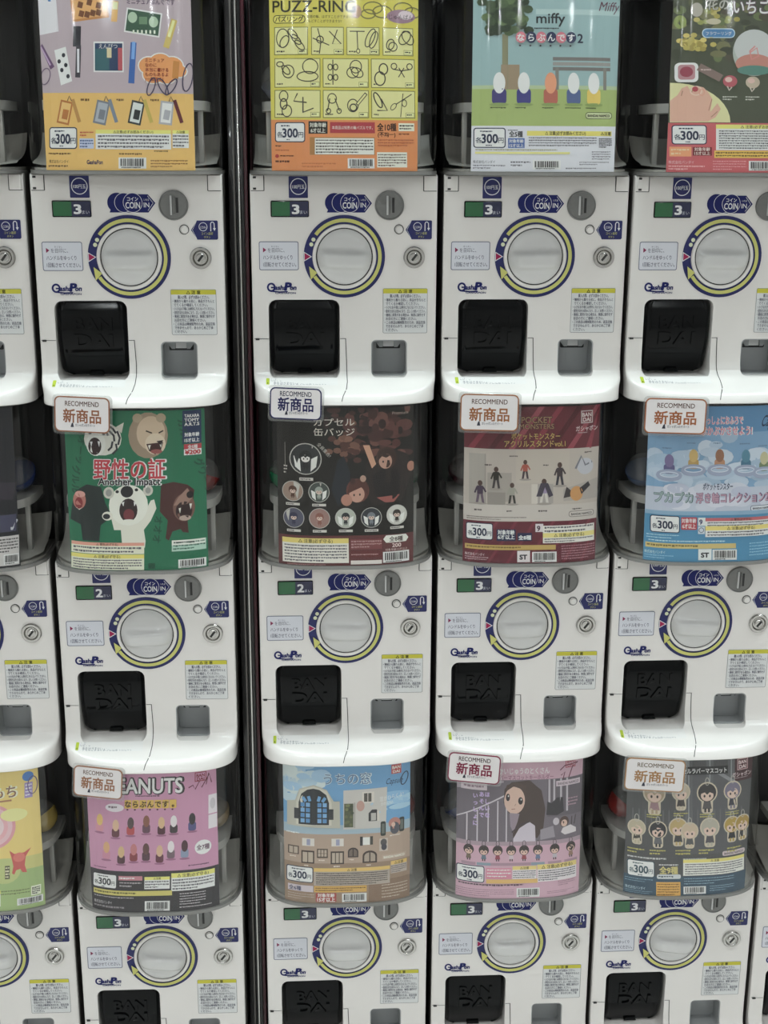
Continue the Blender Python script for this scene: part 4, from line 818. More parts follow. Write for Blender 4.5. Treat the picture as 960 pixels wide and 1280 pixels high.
    k.price(146, 666, 272, 749); k.use('notice_box')
    for x0, y0, x1, y1, t in ((288, 694, 380, 752, ('対象年齢', '6才以上')), (388, 712, 458, 752, ('全8種',))):
        k.RR(x0, y0, x1, y1, 5, '1a2044', 4)
        for i, q in enumerate(t): k.T(q, (x0+x1)/2, y0+24+i*23 if len(t) > 1 else y1-8, 24, 'c8ccd8', 5, w=(x1-x0)*.86, al='c', bold=.03)
    k.R(474, 668, 512, 708, 'c4bcc0', 4); k.T('9', 482, 702, 34, '3a1c34', 5, bold=.03); k.warn(510, 678, 767, 716, 2, 0, '', 'd0c464', 'cfc8c2'); k.warn(510, 714, 767, 764, 2, .45, '△ 注意(必ず守る)', 'cfc070', 'cfc8c2')
    k.use('artwork'); k.R(142, 772, 572, 796, 'ae9048', 4); k.micro(150, 776, 565, 792, 1, '6a5420', 5); k.use('notice_box').R(387, 800, 448, 856, 'c8c0c2', 4); k.T('ST', 416, 842, 32, '22222a', 5, w=34, al='c', bold=.04); k.use('artwork'); k.bar(458, 806, 576, 857); k.micro(600, 775, 770, 850, 6, '9a6a74', 4); k.use('lettering').T('株式会社バンダイ', 142, 828, 16, 'd0b8bc', 4, w=90); k.use('artwork'); k.micro(142, 832, 250, 852, 2, 'a88a90', 4)
def art_D1(k):
    k.R(275, 115, 1070, 700, '6f93b4', 0); k.R(275, 115, 1070, 260, '4f7fa8', 1); random.seed(21)
    for i in range(60): k.E(random.uniform(320, 1060), random.gauss(470, 70), random.uniform(35, 85), random.uniform(20, 45), random.choice(('8fa5bb', 'a3b2c4', 'b0bccb', '9aacc0')), 2+i % 3, 12)
    k.R(275, 560, 1070, 702, 'a9b0c0', 1)
    for i in range(24): k.E(random.uniform(300, 1060), random.uniform(560, 680), 60, 28, random.choice(('b4b8c6', 'a8adc0', 'bcbecb')), 4, 12)
    for x, y, c1, c2 in ((415, 435, '6a5f86', '54507a'), (545, 405, 'b89a5a', 'a8884a'), (690, 405, '8a6048', 'a87a5c'), (838, 410, '4a7a90', '3f6a84'), (945, 425, 'b0aa84', '6a7a5a')):
        k.peg(x, y, 58, 105, c1, c2); k.O(x, y+60, 58, 22, 22, '8a93ac', 5, 20); k.O(x, y+56, 48, 14, 5, 'b8bfce', 6, 20); k.micro(x-36, y-92, x+30, y-80, 1, '5a7290', 5)
    k.use('lettering'); k.TO('いっしょにおふろで', 590, 214, 48, 'c06a80', 'd2cdd8', 6, w=230); k.TO('ぷかぷかさせよう!', 582, 272, 52, 'c06a80', 'd2cdd8', 6, w=292); k.T('Capsule', 922, 232, 84, '22304a', 6, w=130, shear=.35, bold=.01)
    k.TO('ポケットモンスター', 598, 570, 42, '22304f', 'b4bccb', 6, w=168, ob=.03, bold=.02, shear=.08); k.TO('プカプカ', 338, 640, 64, '8fa0a4', '3f5a5c', 6, w=205, ob=.05); k.TO('浮き輪コレクション2', 560, 640, 60, 'b08a9c', '5a4668', 6, w=420, ob=.05)
    k.RR(868, 664, 1010, 694, 12, '3a4458', 5); k.RR(871, 667, 1007, 691, 10, 'c0c4ce', 6); k.T('BANDAI NAMCO', 940, 686, 16, '2a3040', 7, w=116, al='c', bold=.03); k.use('artwork'); k.micro(320, 698, 480, 708, 1, '4a6a88')
    k.R(275, 708, 1070, 975, '3f7ea3', 3); k.R(275, 690, 1070, 712, '7a9ab4', 2); k.price(317, 717, 473, 812); k.use('notice_box'); k.RR(480, 723, 567, 792, 5, 'a8343f', 4); k.T('対象年齢', 523, 752, 27, 'e4d4d6', 5, w=78, al='c', bold=.02); k.T('6才以上', 523, 783, 29, 'e4d4d6', 5, w=72, al='c', bold=.02)
    k.R(573, 725, 613, 770, 'c8ccd4', 4); k.T('9', 580, 762, 38, '33335a', 5, bold=.03); k.R(573, 774, 610, 815, 'b8c0cc', 4); k.O(591, 794, 13, 13, 4, '5a6472', 5); k.warn(613, 727, 1015, 778, 2, .35, '△ 警告(必ず守る)', 'b0565c', 'd0ccd0'); k.warn(613, 772, 1015, 832, 2, .4, '△ 注意(必ず守る)', 'cdbc62', 'd0ccd0'); k.use('artwork')
    k.micro(300, 820, 470, 850, 2, '9ac0d4', 4, .35); k.micro(310, 850, 780, 868, 1, 'a4c4d4', 4, .4); k.R(295, 870, 787, 898, 'b8a464', 4); k.micro(302, 874, 780, 894, 1, '6a5c2c', 5); k.use('lettering').T('株式会社バンダイ', 290, 930, 20, 'b4d0de', 4, w=105); k.use('artwork'); k.micro(290, 936, 440, 962, 2, '7fb0c8', 4, .4); k.use('notice_box').R(576, 900, 650, 962, 'c8ccd0', 4); k.T('ST', 613, 946, 36, '22222a', 5, w=42, al='c', bold=.04); k.use('artwork'); k.bar(655, 904, 792, 962); k.micro(865, 868, 1010, 950, 5, '7fb0c8', 4, .4)
    random.seed(14)
def art_Z2(k):
    k.R(-460, 90, 210, 760, 'cdb667', 0); k.R(-460, 540, 210, 760, '8fa56a', 1); k.R(-460, 500, 210, 560, 'b4b06a', 0)
    for r, c in ((104, 'c88a94'), (90, 'dba9b0'), (70, 'cf9aa2'), (52, 'e0b6ba'), (34, 'd09aa4')): k.E(-36, 352, r, r, c, 2+(104-r)//16, 30)
    k.E(60, 300, 60, 30, 'd8c884', 1); k.E(20, 560, 70, 60, 'a8b070', 1); k.use('lettering'); k.TO('ふんわりおもち', -330, 215, 62, '7d5a4a', 'd8cdb4', 4, w=405); k.L([(-200, 245), (50, 232)], 8, '9a6a4c', 3); k.use('artwork'); k.E(120, 132, 24, 22, '3f72b4', 4); k.R(106, 160, 140, 230, '8a7ab0', 4); k.micro(110, 165, 136, 226, 4, 'cfc8dc', 5); k.O(140, 175, 20, 40, 4, '5a4a70', 5)
    k.P([(40, 465), (62, 482), (105, 480), (135, 462), (112, 500), (108, 540), (118, 575), (98, 572), (88, 555), (70, 560), (62, 580), (52, 572), (58, 540), (50, 500)], 'b5504c', 4); k.E(83, 500, 26, 22, 'c46a60', 5); k.R(20, 535, 42, 598, '5a5a44', 4); k.micro(22, 540, 40, 596, 4, 'c8c4a4', 5)
    k.micro(-380, 625, 110, 642, 1, '4a5030', 3, .7); k.micro(-380, 650, 130, 690, 3, '6a7448', 3); k.R(136, 645, 178, 690, 'c8ccb8', 3); k.micro(140, 650, 174, 686, 4, '44483c', 4, .8); k.bar(75, 695, 187, 728)
    k.price(-400, 640, -270, 720); k.warn(-250, 650, 0, 725, 4)
def art_A2(k):
    k.R(125, 130, 765, 590, 'b5809e', 0); k.R(125, 586, 770, 785, '2a262b', 1)
    k.use('lettering').TO('PEANUTS', 248, 232, 94, 'd2ccd0', '2a2228', 4, w=348, ob=.07, bold=.02); k.micro(372, 240, 500, 250, 1, '4a3040')
    for i, t in enumerate('ならぶんです。'): k.RR(322+i*35, 262, 354+i*35, 300, 3, 'c4a03c', 3); k.T(t, 338+i*35, 293, 32, '3a2414', 4, al='c', bold=.03); k.E(336+i*35, 305, 5, 4, '4a2030', 3, 8)
    k.use('artwork'); k.E(275, 298, 44, 19, 'cfc4cc', 2); k.micro(245, 288, 305, 306, 1, '6a5a64')
    for x, y, c1, c2 in ((205, 372, 'c8a45c', 'bd7f8e'), (282, 392, 'c4a082', '5a2c34'), (352, 380, '4a3a3c', 'a84044'), (425, 372, '7a4a3a', '5a3a4a'), (495, 380, 'c2a078', '4a2430'), (552, 375, 'ccc6c8', '3a3034'), (637, 370, '2a2428', '4a4a78'), (240, 495, 'c4966a', 'b87a90'), (310, 512, 'c0a074', '4a2a34'), (368, 500, 'b06a6e', '7a3038'), (425, 498, '5a3a38', '4a2c38'), (488, 508, 'c4a080', '5a2838'), (540, 490, 'ccc4c8', '6a5660'), (603, 490, '4a2c34', '7a86a0')): k.peg(x, y, 36, 78, c1, c2); k.E(x, y+44, 24, 5, '8f5a78', 2)
    k.E(687, 490, 38, 33, 'd6d0d4', 2); k.use('lettering').T('全7種', 687, 500, 27, '5a3a50', 3, w=58, al='c', bold=.02); k.use('artwork'); k.R(711, 260, 750, 345, 'c9c2c8', 3); k.R(711, 350, 750, 412, 'c9c2c8', 3); k.E(730, 300, 12, 25, 'b4adb4', 4); k.micro(620, 562, 745, 574, 1, '5a3450'); k.micro(180, 570, 250, 580, 1, '7a4a68')
    k.R(648, 150, 702, 192, '8a3040', 3); k.R(652, 154, 698, 188, 'b5809e', 4); k.use('lettering').T('BAN', 675, 172, 20, '7a2434', 5, w=38, al='c', bold=.03); k.T('DAI', 675, 187, 18, '7a2434', 5, w=34, al='c', bold=.03); k.L([(620, 215), (640, 205), (650, 225), (670, 190), (680, 220), (715, 165), (725, 205)], 5, '5a2034', 5); k.L([(700, 210), (712, 160)], 4, '5a2034', 5); k.use('artwork')
    k.price(177, 603, 292, 670, '2a2a30', 'd0d8d6'); k.R(300, 608, 410, 628, 'b0707c', 3); k.micro(303, 612, 406, 626, 1, 'e0c8cc', 4); k.micro(305, 634, 405, 662, 2, '9a9498'); k.warn(420, 612, 536, 668, 3, .25, '△注意'); k.warn(543, 598, 740, 680, 4, .26, '△ 注意(必ず守る)')
    k.R(182, 676, 547, 699, 'b8ac54', 3); k.micro(188, 680, 540, 695, 1, '5a5420', 4); k.micro(185, 704, 545, 718, 1, '9a9498', 3, .4); k.use('lettering').T('株式会社バンダイ', 186, 742, 16, 'b8b2b6', 3, w=85); k.use('artwork'); k.micro(186, 748, 400, 764, 1, '7a7478'); k.bar(423, 724, 537, 770); k.micro(582, 690, 700, 750, 5, 'a8a2a6', 3, .4); k.micro(582, 752, 750, 764, 1, 'a8a2a6', 3, .4)
def art_B2(k):
    k.R(125, 110, 775, 465, '5f92bc', 0); random.seed(31)
    for i in range(40): k.E(180+random.gauss(0, 70), 190+random.gauss(0, 55), random.uniform(25, 60), random.uniform(15, 35), random.choice(('a8bcc8', 'b8c4c6', '9ab4c6', '8fb0ca')), 1+i % 3, 12)
    for i in range(16): k.E(random.uniform(520, 760), random.uniform(270, 360), 60, 14, random.choice(('86aecb', '94b6cc', '7aa6c8')), 1, 12)
    k.R(125, 410, 775, 470, '8fa4b2', 3); k.R(125, 455, 775, 610, 'a08a7a', 4); k.R(125, 600, 775, 810, '8a725f', 5); k.R(560, 690, 775, 810, '7a6250', 6)
    k.use('lettering').TO('うちの窓', 335, 206, 60, '3f5f8a', 'b4c4d0', 5, w=236, ob=.04, bold=.0); k.R(671, 128, 721, 173, 'b04040', 4); k.T('BAN', 696, 149, 20, 'e0c8c0', 5, w=40, al='c', bold=.03); k.T('DAI', 696, 168, 18, 'e0c8c0', 5, w=34, al='c', bold=.03); k.T('Capsule', 642, 220, 40, '22304a', 5, w=85, shear=.3); k.O(738, 202, 16, 32, 5, '22304a', 5, a=20); k.use('artwork')
    k.P([(155, 300), (195, 292), (215, 235), (285, 212), (350, 235), (385, 292), (415, 292), (418, 425), (155, 418)], 'a9a69a', 4); k.P([(200, 300), (220, 240), (285, 218), (352, 242), (375, 300), (375, 410), (200, 410)], 'b9b6aa', 5)
    k.P([(212, 408), (212, 300), (225, 258), (255, 236), (285, 230), (315, 236), (348, 260), (362, 300), (362, 408)], '1c2026', 6)
    for s, x0 in ((1, 222), (1, 305)):
        for r in range(4):
            for q in range(2): k.R(x0+q*26, 300+r*26, x0+q*26+20, 300+r*26+20, ('4a7fb0', '6a9ac4')[(r+q) % 2], 7)
    for a in range(5): k.Q(240+a*24 if a != 2 else 285, 276-abs(2-a)*-4, 15, 26, (a-2)*18, '5a8fbc' if a != 2 else '1c2026', 7)
    k.R(278, 232, 296, 408, '22262c', 8); k.R(190, 330, 212, 382, '2a2c30', 6); k.R(362, 330, 384, 382, '2a2c30', 6); k.micro(152, 448, 222, 462, 1, 'c8d0d4', 5)
    k.P([(433, 240), (650, 232), (645, 430), (433, 432)], 'b4b0ac', 5); k.R(437, 305, 482, 422, '4a5038', 6)
    for i in range(14): k.E(random.uniform(442, 478), random.uniform(305, 415), 9, 8, random.choice(('6a7048', '3a4430', '5a6040')), 7, 7)
    k.R(526, 250, 586, 304, 'c4beb6', 6); k.R(535, 256, 572, 298, '4a4640', 7); k.R(552, 256, 556, 298, 'b8b2aa', 8); k.E(518, 318, 20, 26, 'b08a80', 6); k.P([(558, 395), (558, 355), (575, 338), (598, 338), (612, 360), (612, 395)], '2c2c30', 6); k.R(570, 355, 595, 392, 'a8a4a0', 7); k.R(600, 345, 612, 395, 'c0bab2', 7); k.R(485, 300, 492, 425, '9a9690', 6)
    k.use('lettering').T('窓がひらくよ!', 615, 300, 26, 'c8d4dc', 5, w=120, rot=-6); k.T('かわいい', 620, 322, 20, 'c8d4dc', 5, w=60, rot=-6); k.use('artwork')
    for x, y in ((618, 400), (712, 392)): k.RR(x, y, x+26, y+72, 8, '2a302c', 6); k.R(x+6, y+12, x+20, y+60, '5a605a', 7)
    k.E(688, 415, 30, 28, 'a87268', 6); k.E(690, 440, 24, 30, '4a4a54', 7); k.E(682, 422, 10, 12, 'c0a090', 8); k.R(612, 485, 655, 548, 'b0a49a', 5); k.E(634, 505, 16, 18, '4a4648', 6); k.E(636, 528, 14, 16, '3a3a44', 6); k.micro(665, 470, 745, 482, 1, 'c4bcb4', 5)
    for x, y, w, h, c in ((187, 540, 54, 42, '4a3a34'), (258, 570, 64, 64, '3a2c28'), (330, 550, 54, 46, '4a3c34'), (404, 572, 66, 64, '3a2e2a'), (482, 548, 52, 48, '3a3030'), (565, 572, 72, 60, '3c302c')):
        if x > 450: k.E(x, y-h*.1, w/2, h*.42, c, 6); k.R(x-w/2, y-h*.1, x+w/2, y+h/2, c, 6); k.E(x, y-h*.05, w*.38, h*.32, '9a8a7c' if x > 520 else '6a5c54', 7); k.R(x-w*.38, y, x+w*.38, y+h*.38, '9a8a7c' if x > 520 else '6a5c54', 7); k.R(x-3, y-h*.4, x+3, y+h*.4, c, 8)
        else:
            k.R(x-w/2, y-h/2, x+w/2, y+h/2, c, 6)
            nq = 3 if x in (330, 404) else 2
            for q in range(nq):
                for r in range(2 if x == 330 else 1): hw = w*.86/nq; k.R(x-w*.43+q*hw+2, y-h*.38+r*h*.4, x-w*.43+(q+1)*hw-2, y-h*.38+(r+1)*h*(.36 if x == 330 else .78), 'a89888', 7)
        k.micro(x-18, y+h/2+6, x+18, y+h/2+18, 1, 'c8bcb0', 6)
    for x, y in ((262, 495), (407, 495)): k.R(x-32, y-18, x+28, y+20, 'c4beb8', 6); k.R(x-10, y-14, x+8, y+16, '8a8ca8', 7)
    k.R(530, 474, 565, 512, 'd0ccc8', 6); k.R(516, 470, 530, 515, '2c2c30', 7); k.R(566, 470, 580, 512, '3a3834', 7); k.use('lettering').R(626, 568, 747, 590, 'a89484', 5); k.T('BANDAI NAMCO', 687, 586, 16, 'd8ccc0', 6, w=105, al='c', bold=.03); k.use('artwork')
    k.price(152, 620, 285, 700); k.warn(288, 624, 666, 712, 6, .2, '△ 注意', 'c8a654', '9f9288', '4a4440'); k.warn(670, 604, 752, 666, 4, .3, '△注意', 'c8a654', 'a89a90'); k.R(290, 714, 550, 746, 'bf9440', 6); k.micro(296, 720, 545, 742, 2, '6a4a18', 7); k.use('notice_box').R(160, 714, 285, 746, 'b8acb4', 6); k.T('全6種', 195, 740, 24, '33365a', 7, w=60, al='c', bold=.02); k.RR(298, 749, 400, 795, 4, '9a3a34', 6); k.T('対象年齢', 349, 768, 20, 'e4d0c8', 7, w=84, al='c', bold=.02); k.T('15才以上', 349, 791, 24, 'e4d0c8', 7, w=88, al='c', bold=.03); k.use('artwork'); k.bar(428, 752, 550, 796); k.micro(160, 755, 290, 790, 3, 'b0a094', 6, .35); k.micro(625, 715, 755, 790, 5, 'b0a090', 7, .35)
    random.seed(15)
def art_C2(k):
    k.R(155, 140, 810, 820, 'b592a2', 0); k.R(155, 238, 810, 545, '655c66', 1); k.P([(155, 290), (155, 240), (390, 240), (390, 250)], '9a8d98', 2); k.R(610, 240, 810, 420, '574f58', 2)
    k.L([(160, 425), (400, 310)], 7, 'b8b0b8', 2)
    for x in (212, 262, 315, 362, 405): k.L([(x, 545), (x, 405-(x-212)*.45)], 6, 'b8b0b8', 2)
    for x in (620, 645, 680, 712): k.R(x-5, 240, x+5, 400, 'a8a0a8', 3)
    k.P([(390, 345), (395, 280), (430, 248), (520, 240), (580, 290), (600, 380), (590, 470), (560, 520), (440, 520), (430, 420)], '41322f', 3); k.E(445, 335, 52, 66, 'c2a294', 5, 22); k.P([(392, 330), (405, 262), (450, 248), (500, 265), (505, 330), (490, 285), (440, 268), (405, 290)], '4a3833', 6); k.E(412, 320, 10, 18, '2a2026', 6); k.E(475, 338, 12, 18, '2a2026', 6); k.E(414, 314, 3, 5, 'd8ccc8', 7, 8); k.E(478, 332, 3, 5, 'd8ccc8', 7, 8); k.L([(452, 352), (446, 362)], 3, '9a7468', 6); k.L([(430, 378), (448, 376)], 3, '8a4a48', 6)
    k.P([(420, 395), (470, 400), (460, 440), (440, 490), (425, 460)], '8a7a86', 5); k.P([(440, 520), (470, 470), (520, 440), (548, 460), (552, 560), (440, 560)], 'b8aebb', 4); k.L([(432, 490), (470, 455), (520, 440)], 6, '3a3038', 6); k.P([(605, 410), (610, 345), (630, 355), (660, 330), (690, 330), (695, 400), (660, 415)], '2c282e', 4); k.P([(575, 480), (640, 465), (650, 520), (575, 530)], '8a828c', 3)
    k.E(697, 450, 24, 26, '4a3630', 5); k.E(697, 458, 16, 17, 'c2a294', 6); k.P([(680, 500), (690, 480), (730, 470), (760, 490), (760, 510), (700, 515)], 'c0b8bc', 5); k.L([(735, 470), (738, 430)], 5, '3a3034', 6); k.L([(750, 470), (758, 425)], 5, '3a3034', 6); k.E(655, 445, 16, 18, 'b0a8b0', 5)
    k.use('lettering')
    for x, t in ((252, 'いっしょに'), (282, 'あそんで'), (310, 'ほしいな')):
        for i, c in enumerate(t): k.T(c, x, 325+i*33+(0 if x == 252 else -8), 26, 'b49cc8', 6, al='c', bold=.03)
    k.T('かいじゅうのとくさん', 365, 208, 34, 'e0cfd6', 4, w=255, bold=.01); k.T('ラバーマスコットキーホルダー', 350, 236, 26, '8a5a70', 4, w=290, bold=.015); k.micro(715, 335, 768, 380, 3, '9a7a88'); k.R(704, 148, 757, 192, 'a03a4c', 4); k.R(708, 152, 753, 188, 'c09aa8', 5); k.T('BAN', 730, 170, 18, '8a2c40', 6, w=36, al='c', bold=.03); k.T('DAI', 730, 186, 17, '8a2c40', 6, w=32, al='c', bold=.03); k.L([(675, 200), (700, 180), (770, 172), (740, 190), (720, 240)], 5, '5a2438', 6); k.L([(680, 225), (700, 210), (690, 245)], 5, '5a2438', 6); k.R(655, 250, 782, 276, 'b8a8b2', 4); k.T('BANDAI NAMCO', 718, 270, 17, '5a4a54', 5, w=110, al='c', bold=.02); k.use('artwork')
    k.R(182, 240, 308, 288, 'c2b4bc', 4); k.R(210, 200, 282, 235, '6a7a48', 4); k.micro(195, 262, 300, 282, 1, '8a7280', 5)
    k.R(155, 535, 810, 820, 'b993a4', 2); k.R(155, 535, 810, 555, '9a8490', 2)
    for x, c in ((222, '6a5a4a'), (295, '5a6a7a'), (363, '8a3a4a'), (430, 'b8a8b0'), (494, '8a3a44'), (563, '5a6a8a'), (648, 'a8a0a8'), (732, '8a6a5a')): k.chibi(x, 582, 46, '352a2a', 'c4a496', c, None, 4); k.O(x, 545, 8, 14, 3, '4a4048', 4); k.R(x-34, 638, x+34, 652, ('9a7a8a', '7a8a98')[x in (295, 563)], 3)
    k.price(164, 655, 299, 738); k.R(307, 664, 432, 717, 'c0788e', 4); k.micro(312, 668, 428, 714, 3, 'e4ccd4', 5, .4); k.warn(437, 655, 556, 718, 4, .28, '△注意', 'cdb868', 'cfc4c8'); k.warn(560, 650, 762, 735, 5, .28, '△ 注意(必ず守る)', 'cdb868', 'cfc4c8'); k.R(308, 719, 562, 739, 'c8a058', 5); k.micro(175, 740, 535, 756, 1, '5a4650'); k.micro(165, 768, 445, 808, 4, '8a6a78', 4, .4); k.bar(458, 764, 572, 809); k.micro(665, 738, 755, 765, 3, '8a6a78', 4, .4); k.micro(610, 785, 750, 800, 2, '8a6a78', 4, .4)
def art_D2(k):
    k.R(170, 120, 900, 770, '454547', 0); k.R(770, 120, 905, 260, '3c1a22', 1); k.R(490, 200, 780, 640, '4c4c50', 1)
    for x in (525, 640, 760): k.R(x-20, 120, x+20, 480, '55565a', 2); k.R(x-3, 120, x+3, 480, '85868a', 3)
    k.P([(670, 205), (690, 195), (790, 260), (780, 275)], '77787c', 3)
    for i in range(20): k.R(230+i*31, 400, 236+i*31, 500, '5a5a5e', 2)
    k.R(440, 170, 740, 212, '1a1a1e', 4); k.use('lettering').T('カプセルラバーマスコット', 733, 204, 30, 'd0d0d2', 5, w=290, al='r', bold=.02); k.R(794, 141, 859, 203, 'b08a8e', 4); k.R(799, 146, 854, 198, '4a1c26', 5); k.T('BAN', 826, 170, 26, 'd0b8ba', 6, w=46, al='c', bold=.03); k.T('DAI', 826, 194, 26, 'd0b8ba', 6, w=42, al='c', bold=.03); k.T('ガシャポン', 823, 236, 28, 'c8b4b8', 5, w=114, al='c', bold=.01); k.micro(775, 240, 870, 248, 1, '9a8a8e'); k.use('artwork')
    for x, y, s_, hr, cl in ((342, 320, 96, '9a866c', '8a6a70'), (483, 310, 82, 'a89c88', '3a3434'), (625, 318, 92, '2a2628', '4a4648'), (768, 315, 84, '6a6478', '2c2c38')): k.chibi(x, y, s_, hr, 'c4aa9c', cl, 'b4a894', 5); k.O(x, y-68, 10, 20, 3, 'a8a49c', 4); k.micro(x-40, y+102, x+40, y+126, 2, 'a8a04c', 5)
    for x, y, s_, hr, cl in ((252, 510, 74, 'a89c84', '33302c'), (360, 515, 80, '26242a', '5a5a60'), (468, 500, 84, 'a8905c', '3a3a3c'), (530, 520, 78, 'b4a088', '4a4a4c'), (640, 505, 88, 'a09a8c', '4a464c'), (765, 500, 78, 'a08430', '22242a'), (830, 500, 78, '9a7c2c', '2a2c30')): k.chibi(x, y, s_, hr, 'c4aa9c', cl, 'b4a894', 5); k.O(x, y-60, 10, 20, 3, 'a8a49c', 4)
    for x in (247, 358, 495, 622, 780): k.micro(x-42, 612, x+42, 645, 2, 'a8a04c', 5)
    k.RR(711, 632, 846, 658, 10, 'b8a8ac', 5); k.use('lettering').T('BANDAI NAMCO', 778, 652, 16, '3a3034', 6, w=112, al='c', bold=.02); k.micro(205, 655, 455, 672, 1, 'b0b0b0'); k.micro(495, 660, 630, 674, 1, 'b0b0b0')
    k.R(170, 760, 905, 880, '2f4658', 4); k.price(202, 678, 342, 768, '2a4450', 'd0dadc'); k.T('全9種', 368, 742, 44, 'b8ac68', 5, w=98, bold=.03); k.micro(365, 690, 478, 703, 1, 'c0c0c0'); k.RR(354, 748, 482, 772, 8, 'b8bcc0', 5); k.micro(362, 753, 474, 768, 1, '3a4450', 6); k.use('artwork')
    k.warn(495, 668, 842, 756, 5, .2, '△ 注意', 'ccc060', 'cdcac4'); k.R(350, 790, 480, 872, 'c8963c', 5); k.micro(356, 796, 474, 866, 5, '7a5418', 6); k.bar(497, 816, 619, 858); k.micro(500, 768, 780, 810, 3, '7a98a8', 5, .35); k.micro(640, 815, 780, 850, 3, '7a98a8', 5, .35); k.use('lettering').T('株式会社バンダイ', 192, 836, 18, 'a8c0cc', 5, w=100); k.micro(192, 842, 330, 862, 2, '6a8a9c', 5, .4); k.micro(192, 775, 335, 800, 2, '6a8a9c', 5, .4)

card('A0', 'lilac and orange display card picturing miniature stationery', (148, 190, 820, 832, -18, 730), art_A0, 'a898a0')
card('B0', 'yellow and orange display card of ring puzzles in framed boxes', (222, 235, 858, 843, -45, 702), art_B0, 'bfb43c')
card('C0', 'pale blue display card with tree, bench and green meadow', (215, 207, 912, 878, -45, 790), art_C0, '87a3a6')
card('D0', 'dark floral display card with a hand and pink-red lower band', (385, 340, 1205, 1140, -55, 1030), art_D0, '45493a')
card('Z1', 'mostly hidden black display card at the left edge, white barcode label', (-425, -410, 10, 38, 10, 566), art_Z1, '15161e')
card('A1', 'green display card of roaring animals with red lettering', (100, 148, 735, 748, 118, 822), art_A1, '0f6244')
card('B1', 'black display card of round character badges with maroon foot', (160, 160, 805, 790, 155, 908), art_B1, '15120f')
card('C1', 'dark red display card of small standing figures on grey shelves', (140, 132, 800, 772, 105, 862), art_C1, '5c1c28')
card('D1', 'sky blue display card with clouds and swim rings', (315, 283, 1065, 1020, 120, 972), art_D1, '6f93b4')
card('Z2', 'pastel yellow and green display card with pink swirl at bottom left', (-440, -395, 160, 197, 95, 748), art_Z2, 'cdb667')
card('A2', 'pink display card with black lower half and white outlined title', (130, 178, 745, 762, 140, 775), art_A2, 'b5809e')
card('B2', 'sky blue and sand display card of miniature windows and arched window', (133, 145, 768, 768, 118, 802), art_B2, '5f92bc')
card('C2', 'mauve display card of a long-haired girl and row of small keychains', (163, 163, 800, 775, 150, 815), art_C2, 'b592a2')
card('D2', 'charcoal display card with cream-outlined rubber keychain figures', (215, 182, 893, 848, 130, 865), art_D2, '454547')

# ------------------------------------------------------------------ RECOMMEND tags hung on the lips
def shelf_tag(key, x0, x1, z0, z1, c, tc, label, rot=0, holder=True):
    cx, cz = (x0+x1)/2, (z0+z1)/2; w2, h2 = (x1-x0)/2, (z1-z0)/2
    r_ = empty('shelf_tag'); cl = lin(c)
    hm = h2+.003
    prism('holder', rrect(-w2-.003, -h2-.004, w2+.004, h2+.003, .007), .0012, .0026, 'holder', r_)
    cd = prism('tag_card', rrect(-w2, -h2, w2, h2, .0085), 0, .0012, mat('tag_border_'+key, cl, .4), r_)
    k = Ink(); b = .0020
    k.P(rrect(-w2+b, -h2+b, w2-b, h2-b, .0070), (.74, .70, .70), 1)
    k.T('RECOMMEND', 0, h2*.47, .0112, lin(tc), 2, w=w2*1.22, al='c', up=1, bold=.012)
    k.T('新商品', 0, -h2*.40, .0235, cl, 2, w=w2*1.36, al='c', up=1, bold=.022)
    k.P([(-w2*.42, -h2*.72), (-w2*.30, -h2*.72), (-w2*.33, -h2*.45), (-w2*.38, -h2*.52)], (.04, .04, .06), 2)
    k.T('ガシャポンのデパート', -w2*.25, -h2*.66, .0050, (.06, .06, .09), 2, w=w2*.72, up=1, bold=.01)
    for q in k.build(cd, lambda x, z: 0): q.name = 'tag_print'
    c_, row = key[0], int(key[1]); X, Y, Z = mloc(c_, row, 0)
    # the tag leans on the curved lip: turn it to the lip's tangent
    ya, yb = yf(x0+.012, -.2290), yf(x1, -.2290); a = math.atan2(yb-ya, x1-x0-.012)*.62
    r_.location = (X+cx, Y+min(yf(x, -.229)-(x-cx)*math.tan(a) for x in (x0+.02, cx, x1))-.0034, Z+cz)
    r_.rotation_euler = (math.radians(-2), math.radians(rot), a)
    tag(r_, label, 'shelf tag', 'RECOMMEND tags clipped under the machines')
TB = '7a4a34'
shelf_tag('A0', -.1210, -.0325, -.2690, -.2120, '8f5c42', '5a4038', 'brown-bordered RECOMMEND tag above the green animal card', 2)
shelf_tag('B0', -.1225, -.0390, -.2530, -.2020, '1c1c50', '1c1c3c', 'navy-bordered RECOMMEND tag above the black badge card', 1.5)
shelf_tag('C0', -.1245, -.0300, -.2740, -.2140, '96603c', '5a4038', 'orange-brown RECOMMEND tag above the dark red figure card', .5)
shelf_tag('D0', -.1290, -.0300, -.2800, -.2220, '9a5c38', '5a4038', 'orange-brown RECOMMEND tag above the blue cloud card', .5)
shelf_tag('A1', -.1290, -.0440, -.2740, -.2180, '976a50', '6a5348', 'light brown RECOMMEND tag tilted above the pink and black card', 4)
shelf_tag('C1', -.1330, -.0420, -.2680, -.2140, '7a1c3c', '3a1420', 'maroon-bordered RECOMMEND tag above the mauve girl card', 3)
shelf_tag('D1', -.1270, -.0230, -.2880, -.2270, 'a07850', '6a5a48', 'tan-bordered RECOMMEND tag above the charcoal keychain card', 2)

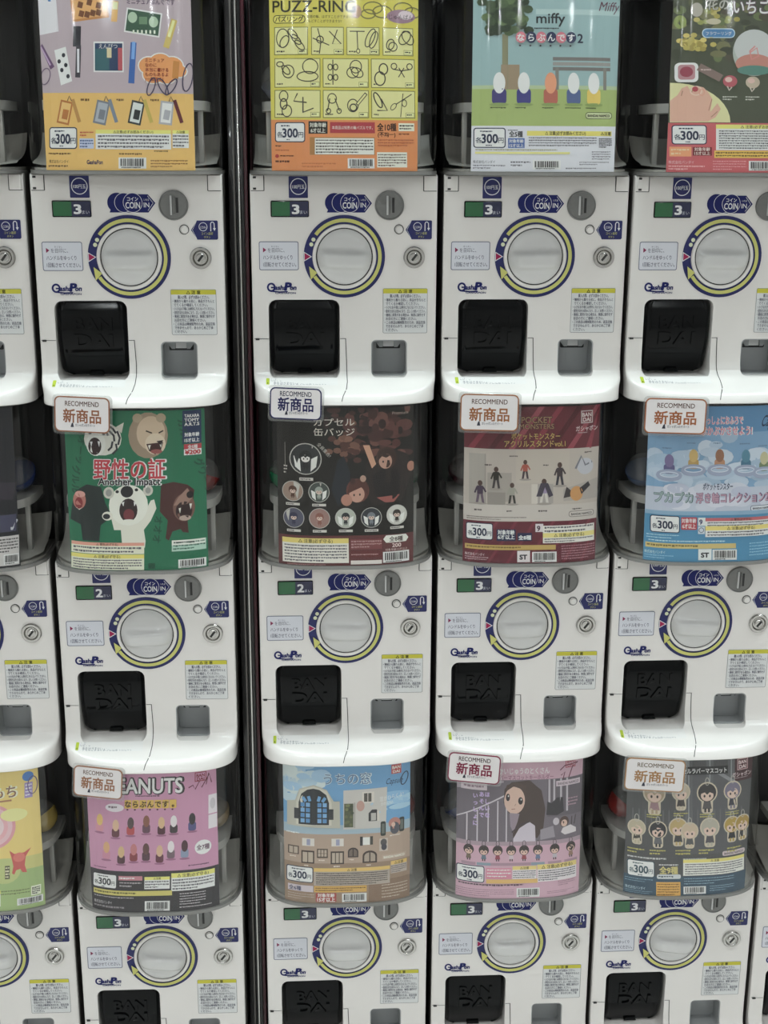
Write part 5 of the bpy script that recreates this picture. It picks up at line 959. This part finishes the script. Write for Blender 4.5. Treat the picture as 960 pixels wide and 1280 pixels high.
# ------------------------------------------------------------------ capsules that show beside the cards
def capsule(key, x, y, z, c, label, r=.0305, top=(.8, .82, .82)):
    o = empty('toy_capsule'); cl = lin(c)
    n, m_ = 28, 8
    def half(name, s, mt, rr):
        v = []; f = []
        for i in range(m_+1):
            a = math.pi/2*i/m_
            for j in range(n): b = 2*math.pi*j/n; v.append((rr*math.cos(a)*math.cos(b), rr*math.cos(a)*math.sin(b), s*rr*math.sin(a)))
        for i in range(m_):
            for j in range(n): f.append([i*n+j, i*n+(j+1) % n, (i+1)*n+(j+1) % n, (i+1)*n+j])
        return fix(mesh(name, v, f, mt, o, True))
    half('lower_shell', -1, mat('capsule_'+key+label[:5], cl, .15, coat=.5), r); half('upper_shell', 1, 'holder', r*.985)
    slab('seam_band', circ(0, 0, r*1.03, n=n), -.002, .002, bpy.data.materials['capsule_'+key+label[:5]], o)
    c_, row = key[0], int(key[1]); X, Y, Z = mloc(c_, row, 0); o.location = (X+x, Y+y, Z+z); o.rotation_euler = (random.uniform(-.9, .9), random.uniform(-.9, .9), random.uniform(0, 3))
    tag(o, label, 'capsule', 'toy capsules seen beside the cards')
PZ = .2385+.0312
capsule('B0', -.1000, .050, PZ, '7a7f8c', 'clear grey capsule left of the yellow puzzle card')
capsule('B0', .1000, .040, PZ, '8c8f95', 'clear grey capsule right of the yellow puzzle card')
capsule('B1', -.0985, .035, PZ, '1f6a48', 'green capsule left of the black badge card')
capsule('B1', .0985, .045, PZ, '1f6a48', 'green capsule right of the black badge card')
capsule('A1', .0985, .045, PZ, '701a1c', 'dark red capsule right of the green animal card')
capsule('D1', -.0985, .040, PZ, '4a5a78', 'blue-grey capsule left of the blue cloud card')
capsule('D2', -.0985, .042, PZ, '7a1c1c', 'red capsule left of the charcoal keychain card')
capsule('C2', -.0985, .045, PZ, '1c2a5a', 'navy capsule left of the mauve girl card')
capsule('B2', .0985, .048, PZ, '6a1c1a', 'dark red capsule right of the arched window card')
capsule('Z1', .0985, .045, PZ, '2a3a6a', 'navy capsule right of the black card at the left edge')
capsule('Z2', .0985, .030, PZ, 'a08a4a', 'yellowish capsule right of the pastel swirl card')
capsule('A2', .0985, .045, PZ, '8a7a62', 'beige capsule right of the pink and black card')
capsule('C1', -.0985, .050, PZ, '3a1820', 'dark maroon capsule left of the dark red figure card')
